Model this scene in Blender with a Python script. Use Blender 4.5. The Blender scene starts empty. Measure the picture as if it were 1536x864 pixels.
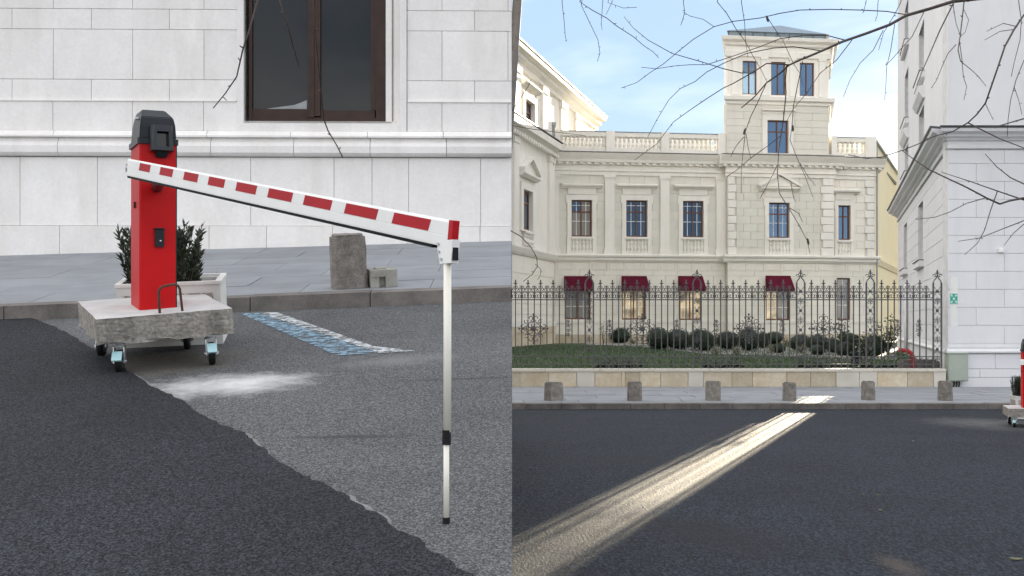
import bpy, bmesh, math, random
from mathutils import Matrix, Vector
random.seed(7)
PI = math.pi
scene = bpy.context.scene
COL = scene.collection

# ------------------------------------------------------------------ camera
F, CX, HY, EYE = 2000.0, 768.0, 480.0, 1.5      # focal length in px of a 1536 wide frame, axis, eye height
cam = bpy.data.cameras.new('camera'); camo = bpy.data.objects.new('camera', cam); COL.objects.link(camo)
cam.sensor_width = 36; cam.lens = 36 * F / 1536
cam.shift_x = (768 - CX) / 1536; cam.shift_y = (HY - 432) / 1536
cam.clip_start = 0.1; cam.clip_end = 5000
camo.location = (0, 0, EYE); camo.rotation_euler = (PI / 2, 0, 0)
scene.camera = camo
# ------------------------------------------------------------------ sky
SUN_AZ = math.atan(0.3385)          # to the right of +Y
SUN_EL = math.radians(5.9)
w = bpy.data.worlds.new('World'); scene.world = w; w.use_nodes = True
nt = w.node_tree; nt.nodes.clear()
def N(t, kind, **kw):
    n = t.nodes.new(kind)
    for k, v in kw.items(): setattr(n, k, v)
    return n
wo = N(nt, 'ShaderNodeOutputWorld'); bg = N(nt, 'ShaderNodeBackground')
sky = N(nt, 'ShaderNodeTexSky', sky_type='NISHITA'); sky.sun_disc = False
sky.sun_elevation = SUN_EL; sky.sun_rotation = SUN_AZ; sky.altitude = 80; sky.air_density = 1.0; sky.dust_density = 0.1; sky.ozone_density = 2.5
tc = N(nt, 'ShaderNodeTexCoord'); mp = N(nt, 'ShaderNodeMapping'); mp.inputs['Scale'].default_value = (1.0, 1.0, 2.6); mp.inputs['Location'].default_value = (6.8, 3.6, 9.2)
mp.inputs['Rotation'].default_value = (0.25, 0.35, 0.6)
nz = N(nt, 'ShaderNodeTexNoise'); nz.inputs['Scale'].default_value = 1.35; nz.inputs['Detail'].default_value = 7; nz.inputs['Roughness'].default_value = 0.52
nz.inputs['Distortion'].default_value = 0.35
rp = N(nt, 'ShaderNodeMapRange'); rp.inputs['From Min'].default_value = 0.33; rp.inputs['From Max'].default_value = 0.68
rp.inputs['To Min'].default_value = 0.0; rp.inputs['To Max'].default_value = 1.0
mx = N(nt, 'ShaderNodeMix', data_type='RGBA')
cr = N(nt, 'ShaderNodeMix', data_type='RGBA')      # thin blue haze to white cloud
cr.inputs['A'].default_value = (1.75, 2.35, 3.3, 1); cr.inputs['B'].default_value = (9.6, 9.0, 8.4, 1)
L = nt.links.new
vr = N(nt, 'ShaderNodeVectorRotate', rotation_type='X_AXIS'); vr.inputs['Angle'].default_value = math.radians(9)
L(tc.outputs['Generated'], vr.inputs['Vector']); L(vr.outputs['Vector'], mp.inputs['Vector']); L(mp.outputs['Vector'], nz.inputs['Vector']); L(nz.outputs['Fac'], rp.inputs['Value'])
L(rp.outputs['Result'], cr.inputs['Factor']); L(cr.outputs['Result'], mx.inputs['B']); mx.inputs['Factor'].default_value = 0.86; L(sky.outputs['Color'], mx.inputs['A']); L(mx.outputs['Result'], bg.inputs['Color'])
bg.inputs['Strength'].default_value = 0.06
L(bg.outputs['Background'], wo.inputs['Surface'])
# ------------------------------------------------------------------ sun
sl = bpy.data.lights.new('sun', 'SUN'); sl.energy = 5.0; sl.angle = math.radians(0.4); sl.color = (1.0, 0.86, 0.64)
so = bpy.data.objects.new('sun', sl); COL.objects.link(so); so.location = (20, 60, 30)
sd = Vector((math.sin(SUN_AZ) * math.cos(SUN_EL), math.cos(SUN_AZ) * math.cos(SUN_EL), math.sin(SUN_EL)))
so.rotation_euler = sd.to_track_quat('Z', 'Y').to_euler()
vs = scene.view_settings
vs.view_transform = 'Standard'; vs.look = 'None'; vs.gamma = 1; vs.exposure = 2.4; vs.use_curve_mapping = False

# ------------------------------------------------------------------ materials
def mat(name, col, rough=0.8, var=0.08, scale=6.0, bump=0.0, bscale=60.0, metal=0.0, spec=0.5, col2=None, fine=0.0, fscale=300.0, perobj=0.0, ior=None):
    m = bpy.data.materials.new(name); m.use_nodes = True
    t = m.node_tree; b = t.nodes['Principled BSDF']; lk = t.links.new
    b.inputs['Roughness'].default_value = rough; b.inputs['Metallic'].default_value = metal; b.inputs['Specular IOR Level'].default_value = spec
    if ior: b.inputs['IOR'].default_value = ior
    c2 = col2 or tuple(max(0, c * (1 - 2.2 * var)) for c in col); c1 = col if col2 else tuple(min(1, c * (1 + 0.6 * var)) for c in col)
    tcn = N(t, 'ShaderNodeNewGeometry')
    n = N(t, 'ShaderNodeTexNoise'); n.inputs['Scale'].default_value = scale; n.inputs['Detail'].default_value = 6; n.inputs['Roughness'].default_value = 0.62
    lk(tcn.outputs['Position'], n.inputs['Vector'])
    r = N(t, 'ShaderNodeMapRange'); r.inputs['From Min'].default_value = 0.3; r.inputs['From Max'].default_value = 0.7
    lk(n.outputs['Fac'], r.inputs['Value'])
    x = N(t, 'ShaderNodeMix', data_type='RGBA'); x.inputs['A'].default_value = (*c1, 1); x.inputs['B'].default_value = (*c2, 1)
    lk(r.outputs['Result'], x.inputs['Factor']); out = x.outputs['Result']
    if fine:
        n2 = N(t, 'ShaderNodeTexNoise'); n2.inputs['Scale'].default_value = fscale; n2.inputs['Detail'].default_value = 3
        lk(tcn.outputs['Position'], n2.inputs['Vector'])
        r2 = N(t, 'ShaderNodeMapRange'); r2.inputs['From Min'].default_value = 0.3; r2.inputs['From Max'].default_value = 0.7
        r2.inputs['To Min'].default_value = 1 - fine; r2.inputs['To Max'].default_value = 1 + fine
        lk(n2.outputs['Fac'], r2.inputs['Value'])
        v = N(t, 'ShaderNodeMix', data_type='RGBA', blend_type='MULTIPLY'); v.inputs['Factor'].default_value = 1
        lk(out, v.inputs['A']); lk(r2.outputs['Result'], v.inputs['B']); out = v.outputs['Result']
    if perobj:
        oi = N(t, 'ShaderNodeObjectInfo'); r3 = N(t, 'ShaderNodeMapRange'); r3.inputs['To Min'].default_value = 1 - perobj; r3.inputs['To Max'].default_value = 1 + perobj * 0.5
        lk(oi.outputs['Random'], r3.inputs['Value'])
        v = N(t, 'ShaderNodeMix', data_type='RGBA', blend_type='MULTIPLY'); v.inputs['Factor'].default_value = 1
        lk(out, v.inputs['A']); lk(r3.outputs['Result'], v.inputs['B']); out = v.outputs['Result']
    lk(out, b.inputs['Base Color'])
    if bump:
        n3 = N(t, 'ShaderNodeTexNoise'); n3.inputs['Scale'].default_value = bscale; n3.inputs['Detail'].default_value = 5
        lk(tcn.outputs['Position'], n3.inputs['Vector'])
        bp = N(t, 'ShaderNodeBump'); bp.inputs['Strength'].default_value = bump; bp.inputs['Distance'].default_value = 0.01
        lk(n3.outputs['Fac'], bp.inputs['Height']); lk(bp.outputs['Normal'], b.inputs['Normal'])
    return m

M = {}
M['stone_white'] = mat('stone_white', (0.84, 0.815, 0.785), 0.85, 0.035, 2.2, 0.3, 40, perobj=0.05, fine=0.03, fscale=25)
def grime(m, amt, col=(0.60, 0.56, 0.50)):
    # rain streaks and dirt of the wall: noise drawn out vertically
    t = m.node_tree; b = t.nodes['Principled BSDF']; src = b.inputs['Base Color'].links[0].from_socket
    g = N(t, 'ShaderNodeNewGeometry'); mpn = N(t, 'ShaderNodeMapping'); mpn.inputs['Scale'].default_value = (2.2, 2.2, 0.45)
    n = N(t, 'ShaderNodeTexNoise'); n.inputs['Scale'].default_value = 1.3; n.inputs['Detail'].default_value = 8; n.inputs['Roughness'].default_value = 0.68
    r = N(t, 'ShaderNodeMapRange'); r.inputs['From Min'].default_value = 0.48; r.inputs['From Max'].default_value = 0.78; r.inputs['To Max'].default_value = amt
    x = N(t, 'ShaderNodeMix', data_type='RGBA'); x.inputs['B'].default_value = (*col, 1)
    lk = t.links.new; lk(g.outputs['Position'], mpn.inputs['Vector']); lk(mpn.outputs['Vector'], n.inputs['Vector']); lk(n.outputs['Fac'], r.inputs['Value']); lk(r.outputs['Result'], x.inputs['Factor']); lk(src, x.inputs['A']); lk(x.outputs['Result'], b.inputs['Base Color'])
grime(M['stone_white'], 0.45)
M['stone_white_core'] = mat('stone_white_core', (0.68, 0.65, 0.61), 0.9)
M['stucco_cream'] = mat('stucco_cream', (0.80, 0.772, 0.71), 0.85, 0.03, 0.8, perobj=0.01)
M['stucco_field'] = mat('stucco_field', (0.69, 0.668, 0.595), 0.85, 0.04, 0.8, perobj=0.03)
M['stucco_ground'] = mat('stucco_ground', (0.80, 0.765, 0.68), 0.85, 0.03, 0.7, perobj=0.02)
M['stucco_yellow_glow'] = mat('stucco_yellow_glow', (0.84, 0.74, 0.48), 0.85, 0.02, 0.6, perobj=0.01)  # warm sun glow of the palace flank put into the stucco colour
M['stucco_core'] = mat('stucco_core', (0.66, 0.63, 0.56), 0.9)
M['render_white'] = mat('render_white', (0.76, 0.76, 0.77), 0.85, 0.03, 0.5, 0.1, 30, perobj=0.02)
M['render_core'] = mat('render_core', (0.70, 0.70, 0.70), 0.9)
grime(M['stucco_cream'], 0.35, (0.56, 0.52, 0.45)); grime(M['stucco_ground'], 0.3, (0.58, 0.53, 0.44)); grime(M['stucco_field'], 0.3, (0.50, 0.47, 0.40)); grime(M['render_white'], 0.4, (0.60, 0.60, 0.60))
M['wood_brown'] = mat('wood_brown', (0.045, 0.024, 0.017), 0.45, 0.15, 8, spec=0.25)
M['wood_window'] = mat('wood_window', (0.15, 0.055, 0.03), 0.5, 0.15, 8)
M['roof_sheet'] = mat('roof_sheet', (0.16, 0.21, 0.24), 0.4, 0.1, 3, metal=0.3)
M['lead'] = mat('lead', (0.10, 0.105, 0.11), 0.5, 0.1, 4, metal=0.3)
M['pipe_grey'] = mat('pipe_grey', (0.30, 0.32, 0.33), 0.5, 0.1, 4, metal=0.2)
M['iron'] = mat('iron', (0.085, 0.082, 0.085), 0.55, 0.15, 10)
M['awning'] = mat('awning', (0.10, 0.006, 0.022), 0.85, 0.15, 3, spec=0.15)
M['red_paint'] = mat('red_paint', (0.52, 0.003, 0.005), 0.45, 0.10, 2.2, spec=0.2)
M['red_stripe'] = mat('red_stripe', (0.42, 0.008, 0.014), 0.5, 0.06, 5, spec=0.2)
M['white_paint'] = mat('white_paint', (0.82, 0.82, 0.79), 0.4, 0.03, 4)
M['cream_paint'] = mat('cream_paint', (0.80, 0.78, 0.68), 0.4, 0.03, 4)
M['black_rubber'] = mat('black_rubber', (0.009, 0.009, 0.010), 0.65, 0.1, 5, spec=0.25)
M['black_plastic'] = mat('black_plastic', (0.012, 0.016, 0.020), 0.35, 0.08, 6, spec=0.25)
M['grey_plastic'] = mat('grey_plastic', (0.035, 0.040, 0.045), 0.4, 0.08, 6, spec=0.3)
M['black_gloss'] = mat('black_gloss', (0.006, 0.006, 0.007), 0.08, 0.05, 6)
M['steel'] = mat('steel', (0.55, 0.57, 0.58), 0.35, 0.08, 8, metal=0.8)
M['teal_brake'] = mat('teal_brake', (0.36, 0.58, 0.61), 0.45, 0.05, 8)
M['rust'] = mat('rust', (0.10, 0.045, 0.03), 0.8, 0.2, 30, 0.4, 120)
M['bark'] = mat('bark', (0.075, 0.055, 0.046), 0.8, 0.2, 20)
M['trunk_bark'] = mat('trunk_bark', (0.45, 0.42, 0.38), 0.85, 0.2, 6, col2=(0.07, 0.06, 0.05))
M['green_box'] = mat('green_box', (0.36, 0.40, 0.34), 0.5, 0.05, 3)
M['sign_green'] = mat('sign_green', (0.02, 0.42, 0.30), 0.45, 0.03, 3)
M['pipe_red'] = mat('pipe_red', (0.42, 0.02, 0.02), 0.4, 0.05, 4)
M['sandstone'] = mat('sandstone', (0.62, 0.56, 0.45), 0.85, 0.1, 2.6, 0.2, 30, col2=(0.50, 0.40, 0.26), perobj=0.22, fine=0.08, fscale=14)
M['limestone_pale'] = mat('limestone_pale', (0.62, 0.58, 0.50), 0.85, 0.06, 2.5, 0.2, 30, perobj=0.05)
M['paving'] = mat('paving', (0.25, 0.265, 0.285), 0.75, 0.10, 1.8, 0.2, 60, perobj=0.10, fine=0.06, fscale=90)
M['paving_joint'] = mat('paving_joint', (0.19, 0.195, 0.20), 0.9)
M['kerb'] = mat('kerb', (0.17, 0.155, 0.14), 0.85, 0.22, 4, 0.3, 60, perobj=0.12, fine=0.12, fscale=80)
M['bollard'] = mat('bollard', (0.27, 0.245, 0.215), 0.9, 0.22, 12, 0.9, 90, perobj=0.15, fine=0.35, fscale=110)
M['slab_top'] = mat('slab_top', (0.52, 0.52, 0.51), 0.9, 0.10, 4, 0.3, 60, fine=0.05, fscale=140)
M['soil'] = mat('soil', (0.10, 0.075, 0.055), 0.95, 0.2, 12)
M['gravel_bed'] = mat('gravel_bed', (0.30, 0.29, 0.27), 0.95, 0.2, 8, fine=0.3, fscale=40)
M['lawn'] = mat('lawn', (0.035, 0.065, 0.018), 0.95, 0.2, 0.8, fine=0.35, fscale=25)
M['grass_blade'] = mat('grass_blade', (0.05, 0.10, 0.022), 0.7, 0.25, 1.2)
M['box_leaf'] = mat('box_leaf', (0.016, 0.034, 0.014), 0.6, 0.25, 9, perobj=0.25)
M['oleander_leaf'] = mat('oleander_leaf', (0.035, 0.055, 0.028), 0.5, 0.3, 14)
M['rose_leaf'] = mat('rose_leaf', (0.05, 0.085, 0.03), 0.6, 0.3, 9, perobj=0.15)
M['dry_leaf'] = mat('dry_leaf', (0.20, 0.19, 0.11), 0.8, 0.25, 9, perobj=0.15)

def concrete_cast():
    m = mat('concrete_cast', (0.31, 0.29, 0.255), 0.92, 0.25, 9, 0.9, 45, fine=0.28, fscale=45); return m
M['concrete_cast'] = concrete_cast()
M['aggregate'] = mat('aggregate', (0.42, 0.39, 0.34), 0.95, 0.2, 30, 1.0, 90, fine=0.45, fscale=75)
M['planter_white'] = mat('planter_white', (0.66, 0.65, 0.62), 0.85, 0.06, 5, 0.2, 50)

def glass(name, col=(0.016, 0.019, 0.022), ior=1.9):
    m = bpy.data.materials.new(name); m.use_nodes = True
    t = m.node_tree; b = t.nodes['Principled BSDF']
    b.inputs['Base Color'].default_value = (*col, 1); b.inputs['Roughness'].default_value = 0.03; b.inputs['IOR'].default_value = ior
    g = N(t, 'ShaderNodeNewGeometry'); n = N(t, 'ShaderNodeTexNoise'); n.inputs['Scale'].default_value = 1.1; n.inputs['Detail'].default_value = 2
    bp = N(t, 'ShaderNodeBump'); bp.inputs['Strength'].default_value = 0.12; bp.inputs['Distance'].default_value = 0.03
    t.links.new(g.outputs['Position'], n.inputs['Vector']); t.links.new(n.outputs['Fac'], bp.inputs['Height']); t.links.new(bp.outputs['Normal'], b.inputs['Normal'])
    return m
M['glass'] = glass('glass', (0.012, 0.03, 0.06), ior=2.4); M['glass'].node_tree.nodes['Principled BSDF'].inputs['Specular Tint'].default_value = (0.42, 0.66, 1.0, 1)  # blue tint puts reflected blue sky into the pane colour
M['glass_dark'] = glass('glass_dark', (0.012, 0.014, 0.015), 1.38)
M['glass_curtain'] = glass('glass_curtain', (0.20, 0.19, 0.17), 1.9)
def painted_reflection(name, col, e):
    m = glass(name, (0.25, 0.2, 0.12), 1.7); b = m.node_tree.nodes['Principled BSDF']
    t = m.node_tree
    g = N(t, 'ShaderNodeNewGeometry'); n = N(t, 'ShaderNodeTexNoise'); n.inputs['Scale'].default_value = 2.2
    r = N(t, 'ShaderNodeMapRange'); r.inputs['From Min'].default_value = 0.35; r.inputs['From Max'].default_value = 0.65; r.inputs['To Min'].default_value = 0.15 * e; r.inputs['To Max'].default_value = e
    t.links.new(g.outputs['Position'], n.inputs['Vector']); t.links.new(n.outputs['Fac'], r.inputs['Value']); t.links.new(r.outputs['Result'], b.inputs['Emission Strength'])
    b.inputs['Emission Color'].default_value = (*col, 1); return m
M['glass_warm_reflection'] = painted_reflection('glass_warm_reflection', (1.0, 0.80, 0.50), 0.12)  # emission imitates sunlit buildings reflected in the panes, no lamp inside

def asphalt(name, c_lo, c_hi, rough, stone=0.5, spec=0.5, patch=None, sc=140.0, stretch=0.4):
    m = bpy.data.materials.new(name); m.use_nodes = True
    t = m.node_tree; b = t.nodes['Principled BSDF']; lk = t.links.new
    g0 = N(t, 'ShaderNodeNewGeometry'); g = N(t, 'ShaderNodeNewGeometry')
    gm_ = N(t, 'ShaderNodeMapping'); gm_.inputs['Scale'].default_value = (1, stretch, 1); lk(g0.outputs['Position'], gm_.inputs['Vector'])
    v = N(t, 'ShaderNodeTexVoronoi'); v.inputs['Scale'].default_value = sc
    n = N(t, 'ShaderNodeTexNoise'); n.inputs['Scale'].default_value = sc * 0.55; n.inputs['Detail'].default_value = 4
    big = N(t, 'ShaderNodeTexNoise'); big.inputs['Scale'].default_value = 0.55; big.inputs['Detail'].default_value = 6; big.inputs['Roughness'].default_value = 0.6
    for q in (v, n): lk(gm_.outputs['Vector'], q.inputs['Vector'])
    lk(g.outputs['Position'], big.inputs['Vector'])
    sx = N(t, 'ShaderNodeSeparateColor'); lk(v.outputs['Color'], sx.inputs['Color'])
    a1 = N(t, 'ShaderNodeMath', operation='MULTIPLY'); lk(sx.outputs['Red'], a1.inputs[0]); lk(n.outputs['Fac'], a1.inputs[1])
    r = N(t, 'ShaderNodeMapRange'); r.inputs['From Min'].default_value = 0.10; r.inputs['From Max'].default_value = 0.50
    lk(a1.outputs[0], r.inputs['Value'])
    x = N(t, 'ShaderNodeMix', data_type='RGBA'); x.inputs['A'].default_value = (*c_lo, 1); x.inputs['B'].default_value = (*c_hi, 1); lk(r.outputs['Result'], x.inputs['Factor'])
    r2 = N(t, 'ShaderNodeMapRange'); r2.inputs['From Min'].default_value = 0.3; r2.inputs['From Max'].default_value = 0.7; r2.inputs['To Min'].default_value = 0.72; r2.inputs['To Max'].default_value = 1.22
    lk(big.outputs['Fac'], r2.inputs['Value'])
    mu = N(t, 'ShaderNodeMix', data_type='RGBA', blend_type='MULTIPLY'); mu.inputs['Factor'].default_value = 1
    lk(x.outputs['Result'], mu.inputs['A']); lk(r2.outputs['Result'], mu.inputs['B']); out = mu.outputs['Result']
    for (px, py, rx, ry, ang, col, strength) in (patch or []):      # spilled dust and stains with their own shape
        mpn = N(t, 'ShaderNodeMapping', vector_type='TEXTURE'); mpn.inputs['Location'].default_value = (px, py, 0); mpn.inputs['Rotation'].default_value = (0, 0, ang); mpn.inputs['Scale'].default_value = (rx, ry, 1000)
        lk(g.outputs['Position'], mpn.inputs['Vector'])
        ln = N(t, 'ShaderNodeVectorMath', operation='LENGTH'); lk(mpn.outputs['Vector'], ln.inputs[0])
        n4 = N(t, 'ShaderNodeTexNoise'); n4.inputs['Scale'].default_value = 5; n4.inputs['Detail'].default_value = 8; n4.inputs['Roughness'].default_value = 0.7; lk(g.outputs['Position'], n4.inputs['Vector'])
        ad = N(t, 'ShaderNodeMath', operation='MULTIPLY_ADD'); ad.inputs[1].default_value = 1.5; lk(n4.outputs['Fac'], ad.inputs[0]); lk(ln.outputs['Value'], ad.inputs[2])
        rr = N(t, 'ShaderNodeMapRange'); rr.inputs['From Min'].default_value = 1.75; rr.inputs['From Max'].default_value = 0.85; rr.inputs['To Min'].default_value = 0; rr.inputs['To Max'].default_value = strength
        lk(ad.outputs[0], rr.inputs['Value'])
        mm = N(t, 'ShaderNodeMix', data_type='RGBA'); lk(rr.outputs['Result'], mm.inputs['Factor']); lk(out, mm.inputs['A']); mm.inputs['B'].default_value = (*col, 1); out = mm.outputs['Result']
    lk(out, b.inputs['Base Color']); b.inputs['Roughness'].default_value = rough; b.inputs['Specular IOR Level'].default_value = spec
    bp = N(t, 'ShaderNodeBump'); bp.inputs['Strength'].default_value = stone; bp.inputs['Distance'].default_value = 0.012
    lk(a1.outputs[0], bp.inputs['Height']); lk(bp.outputs['Normal'], b.inputs['Normal'])
    return m

# ------------------------------------------------------------------ mesh helpers
PW = {}
def wm(o): return PW.get(o, Matrix.Identity(4))
def link(name, me, parent=None, Mw=None):
    o = bpy.data.objects.new(name, me); COL.objects.link(o)
    Mw = Mw or Matrix.Identity(4)
    PW[o] = Mw.copy()
    if parent:
        o.parent = parent; o.matrix_basis = wm(parent).inverted() @ Mw
    else: o.matrix_basis = Mw
    return o
def tag(o, label=None, cat=None, group=None, kind=None):
    if label: o['label'] = label
    if cat: o['category'] = cat
    if group: o['group'] = group
    if kind: o['kind'] = kind
    return o
def thing(name, loc, label, cat, group=None, rz=0):
    return tag(link(name, None, None, Matrix.Translation(loc) @ Matrix.Rotation(rz, 4, 'Z')), label, cat, group)
_bc = {}
def boxmesh(dx, dy, dz, m, bev):
    k = (round(dx, 3), round(dy, 3), round(dz, 3), m, round(bev, 3))
    if k in _bc: return _bc[k]
    bm = bmesh.new(); bmesh.ops.create_cube(bm, size=1)
    for v in bm.verts: v.co = Vector((v.co.x * dx, v.co.y * dy, v.co.z * dz))
    if bev: bmesh.ops.bevel(bm, geom=bm.edges[:], offset=bev, segments=1, affect='EDGES')
    me = bpy.data.meshes.new('box'); bm.to_mesh(me); bm.free(); me.materials.append(M[m]); _bc[k] = me
    return me
def box(name, parent, Fr, u0, u1, v0, v1, z0, z1, m, bev=0.0):
    if u1 < u0: u0, u1 = u1, u0
    me = boxmesh(u1 - u0, v1 - v0, z1 - z0, m, bev)
    return link(name, me, parent, Fr @ Matrix.Translation(((u0 + u1) / 2, (v0 + v1) / 2, (z0 + z1) / 2)))
class MB:
    def __init__(s): s.v = []; s.f = []; s.mi = []
    def add(s, vs, fs, mi=0):
        n = len(s.v); s.v += [tuple(p) for p in vs]; s.f += [tuple(i + n for i in q) for q in fs]; s.mi += [mi] * len(fs); return s
    def box(s, u0, u1, v0, v1, z0, z1, mi=0):
        return s.add([(u0, v0, z0), (u1, v0, z0), (u1, v1, z0), (u0, v1, z0), (u0, v0, z1), (u1, v0, z1), (u1, v1, z1), (u0, v1, z1)],
                     [(0, 3, 2, 1), (4, 5, 6, 7), (0, 1, 5, 4), (1, 2, 6, 5), (2, 3, 7, 6), (3, 0, 4, 7)], mi)
    def prism(s, pts, u0, u1, mi=0, w0=0.0, w1=0.0):
        # profile of (v, z) swept along u; w0 / w1 mitre the ends: u shifts by w * (-v)
        n = len(pts)
        a = [(u0 + w0 * v, v, z) for v, z in pts]; b = [(u1 - w1 * v, v, z) for v, z in pts]
        return s.add(a + b, [tuple(range(n)), tuple(range(2 * n - 1, n - 1, -1))] + [(i, n + i, n + (i + 1) % n, (i + 1) % n) for i in range(n)], mi)
    def poly(s, pts, z0, z1, mi=0):       # plan outline of (x, y) raised from z0 to z1
        n = len(pts)
        return s.add([(x, y, z0) for x, y in pts] + [(x, y, z1) for x, y in pts],
                     [tuple(range(n - 1, -1, -1)), tuple(range(n, 2 * n))] + [(i, (i + 1) % n, n + (i + 1) % n, n + i) for i in range(n)], mi)
    def tube(s, pts, rads, n=6, cap=True, mi=0):
        pts = [Vector(p) for p in pts]
        if not isinstance(rads, (list, tuple)): rads = [rads] * len(pts)
        rings = []; prev = None
        for i, p in enumerate(pts):
            t = (pts[min(i + 1, len(pts) - 1)] - pts[max(i - 1, 0)]).normalized()
            if prev is None:
                a = t.cross(Vector((0, 0, 1)) if abs(t.z) < 0.9 else Vector((1, 0, 0))).normalized()
            else:
                a = (prev - t * prev.dot(t)).normalized()
            prev = a; b = t.cross(a)
            rings.append([p + (a * math.cos(2 * PI * k / n) + b * math.sin(2 * PI * k / n)) * rads[i] for k in range(n)])
        vs = [q for r in rings for q in r]; fs = []
        for i in range(len(pts) - 1):
            for k in range(n):
                fs.append((i * n + k, i * n + (k + 1) % n, (i + 1) * n + (k + 1) % n, (i + 1) * n + k))
        if cap: fs += [tuple(range(n - 1, -1, -1)), tuple(range((len(pts) - 1) * n, len(pts) * n))]
        return s.add(vs, fs, mi)
    def lathe(s, prof, c=(0, 0, 0), n=8, half=False, mi=0):
        m = len(prof); vs = []
        for r, z in prof:
            for k in range(n): vs.append((c[0] + r * math.cos(2 * PI * k / n), c[1] + r * math.sin(2 * PI * k / n), c[2] + z))
        fs = [(i * n + k, i * n + (k + 1) % n, (i + 1) * n + (k + 1) % n, (i + 1) * n + k) for i in range(m - 1) for k in range(n)]
        fs += [tuple(range(n - 1, -1, -1)), tuple(range((m - 1) * n, m * n))]
        return s.add(vs, fs, mi)
    def arc(s, cx, cz, R, r, a0=0, a1=2 * PI, seg=12, n=4, y=0, spiral=0.0):   # flat bar bent in the xz plane
        pts = []
        for i in range(seg + 1):
            a = a0 + (a1 - a0) * i / seg; q = R * (1 - spiral * i / seg)
            pts.append((cx + q * math.cos(a), y, cz + q * math.sin(a)))
        return s.tube(pts, r, n)
    def build(s, name, m, parent=None, Mw=None, smooth=False):
        me = s.mesh(m, smooth); return link(name, me, parent, Mw)
    def mesh(s, m, smooth=False):
        me = bpy.data.meshes.new('mesh'); me.from_pydata(s.v, [], s.f)
        for q in (m if isinstance(m, (list, tuple)) else [m]): me.materials.append(M[q] if isinstance(q, str) else q)
        me.polygons.foreach_set('material_index', s.mi)
        if smooth: me.polygons.foreach_set('use_smooth', [True] * len(me.polygons))
        me.update()
        bm = bmesh.new(); bm.from_mesh(me); bmesh.ops.recalc_face_normals(bm, faces=bm.faces); bm.to_mesh(me); bm.free()
        return me
def rsub(rects, h):
    out = []
    for (a, b, c, d) in rects:
        if h[1] <= a or h[0] >= b or h[3] <= c or h[2] >= d: out.append((a, b, c, d)); continue
        x0, x1 = max(a, h[0]), min(b, h[1])
        if h[0] > a: out.append((a, h[0], c, d))
        if h[1] < b: out.append((h[1], b, c, d))
        if h[2] > c: out.append((x0, x1, c, h[2]))
        if h[3] < d: out.append((x0, x1, h[3], d))
    return out
def holes_minus(r, holes):
    rs = [r]
    for h in holes: rs = rsub(rs, h)
    return [q for q in rs if q[1] - q[0] > 0.012 and q[3] - q[2] > 0.012]
def core(name, parent, Fr, u0, u1, z0, z1, v0, v1, m, holes=()):
    mb = MB()
    for (a, b, c, d) in holes_minus((u0, u1, z0, z1), holes): mb.box(a, b, v0, v1, c, d)
    return mb.build(name, m, parent, Fr)
def ashlar(parent, Fr, u0, u1, zs, bw, v0, th, m, holes=(), gap=0.012, stagger=True, name='stone_block', bev=0.0, joints=None):
    """rows between the heights zs; each stone an object of its own"""
    for i in range(len(zs) - 1):
        if joints: js = [u0] + [j for j in joints[i % len(joints)] if u0 < j < u1] + [u1]
        else:
            n = max(1, round((u1 - u0) / bw)); wd = (u1 - u0) / n
            js = [u0 + wd * k for k in range(n + 1)] if not (stagger and i % 2) else [u0] + [u0 + wd * (k + 0.5) for k in range(n)] + [u1]
        for k in range(len(js) - 1):
            for (a, b, c, d) in holes_minus((js[k] + gap / 2, js[k + 1] - gap / 2, zs[i] + gap / 2, zs[i + 1] - gap / 2), holes):
                box(name, parent, Fr, a, b, v0, v0 + th, c, d, m, bev)
def frange(a, b, n): return [a + (b - a) * i / n for i in range(n + 1)]
def window(parent, Fr, u0, u1, z0, z1, v, cols=2, trans=None, fm='wood_window', gm='glass', fw=0.07, bar=None, name='window'):
    mb = MB(); d = 0.07
    mb.box(u0, u0 + fw, v, v + d, z0, z1); mb.box(u1 - fw, u1, v, v + d, z0, z1)
    mb.box(u0 + fw, u1 - fw, v, v + d, z0, z0 + fw); mb.box(u0 + fw, u1 - fw, v, v + d, z1 - fw, z1)
    iw = (u1 - u0 - 2 * fw); edges = [u0 + fw + iw * k / cols for k in range(cols + 1)]
    zt = [z0 + fw] + ([z0 + (z1 - z0) * trans] if trans else []) + [z1 - fw]
    mw = fw * 0.8
    for k in range(1, cols): mb.box(edges[k] - mw / 2, edges[k] + mw / 2, v - 0.012, v + d - 0.01, z0 + fw, z1 - fw)
    if trans: mb.box(u0 + fw, u1 - fw, v - 0.008, v + d - 0.015, zt[1] - mw / 2, zt[1] + mw / 2)
    wobj = mb.build(name, fm, parent, Fr)
    for k in range(cols):
        for j in range(len(zt) - 1):
            a = edges[k] + (mw / 2 if k else 0); b = edges[k + 1] - (mw / 2 if k < cols - 1 else 0)
            c = zt[j] + (mw / 2 if j else 0); e = zt[j + 1] - (mw / 2 if (trans and j == 0) else 0)
            g = gm[(k + j * cols) % len(gm)] if isinstance(gm, (list, tuple)) else gm
            box('pane', wobj, Fr, a, b, v + 0.035, v + 0.045, c, e, g)
            if bar:
                t = MB()
                s_ = 0.012
                t.box(a + (b - a) * 0.5 - s_, a + (b - a) * 0.5 + s_, v + 0.02, v + 0.034, c, e)
                t.box(a, b, v + 0.022, v + 0.033, c + (e - c) * bar - s_, c + (e - c) * bar + s_)
                t.build('glazing_bar', 'white_paint', wobj, Fr)
    return wobj
def px_ray(px, py): return ((px - CX) / F, (HY - py) / F)
def P(px, py, Y):                 # the point at depth Y seen at photograph pixel (px, py)
    r, q = px_ray(px, py); return Vector((r * Y, Y, EYE + q * Y))
def G(px, py, z=0.0):             # on the level ground at height z
    r, q = px_ray(px, py); Y = (z - EYE) / q; return Vector((r * Y, Y, z))
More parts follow.
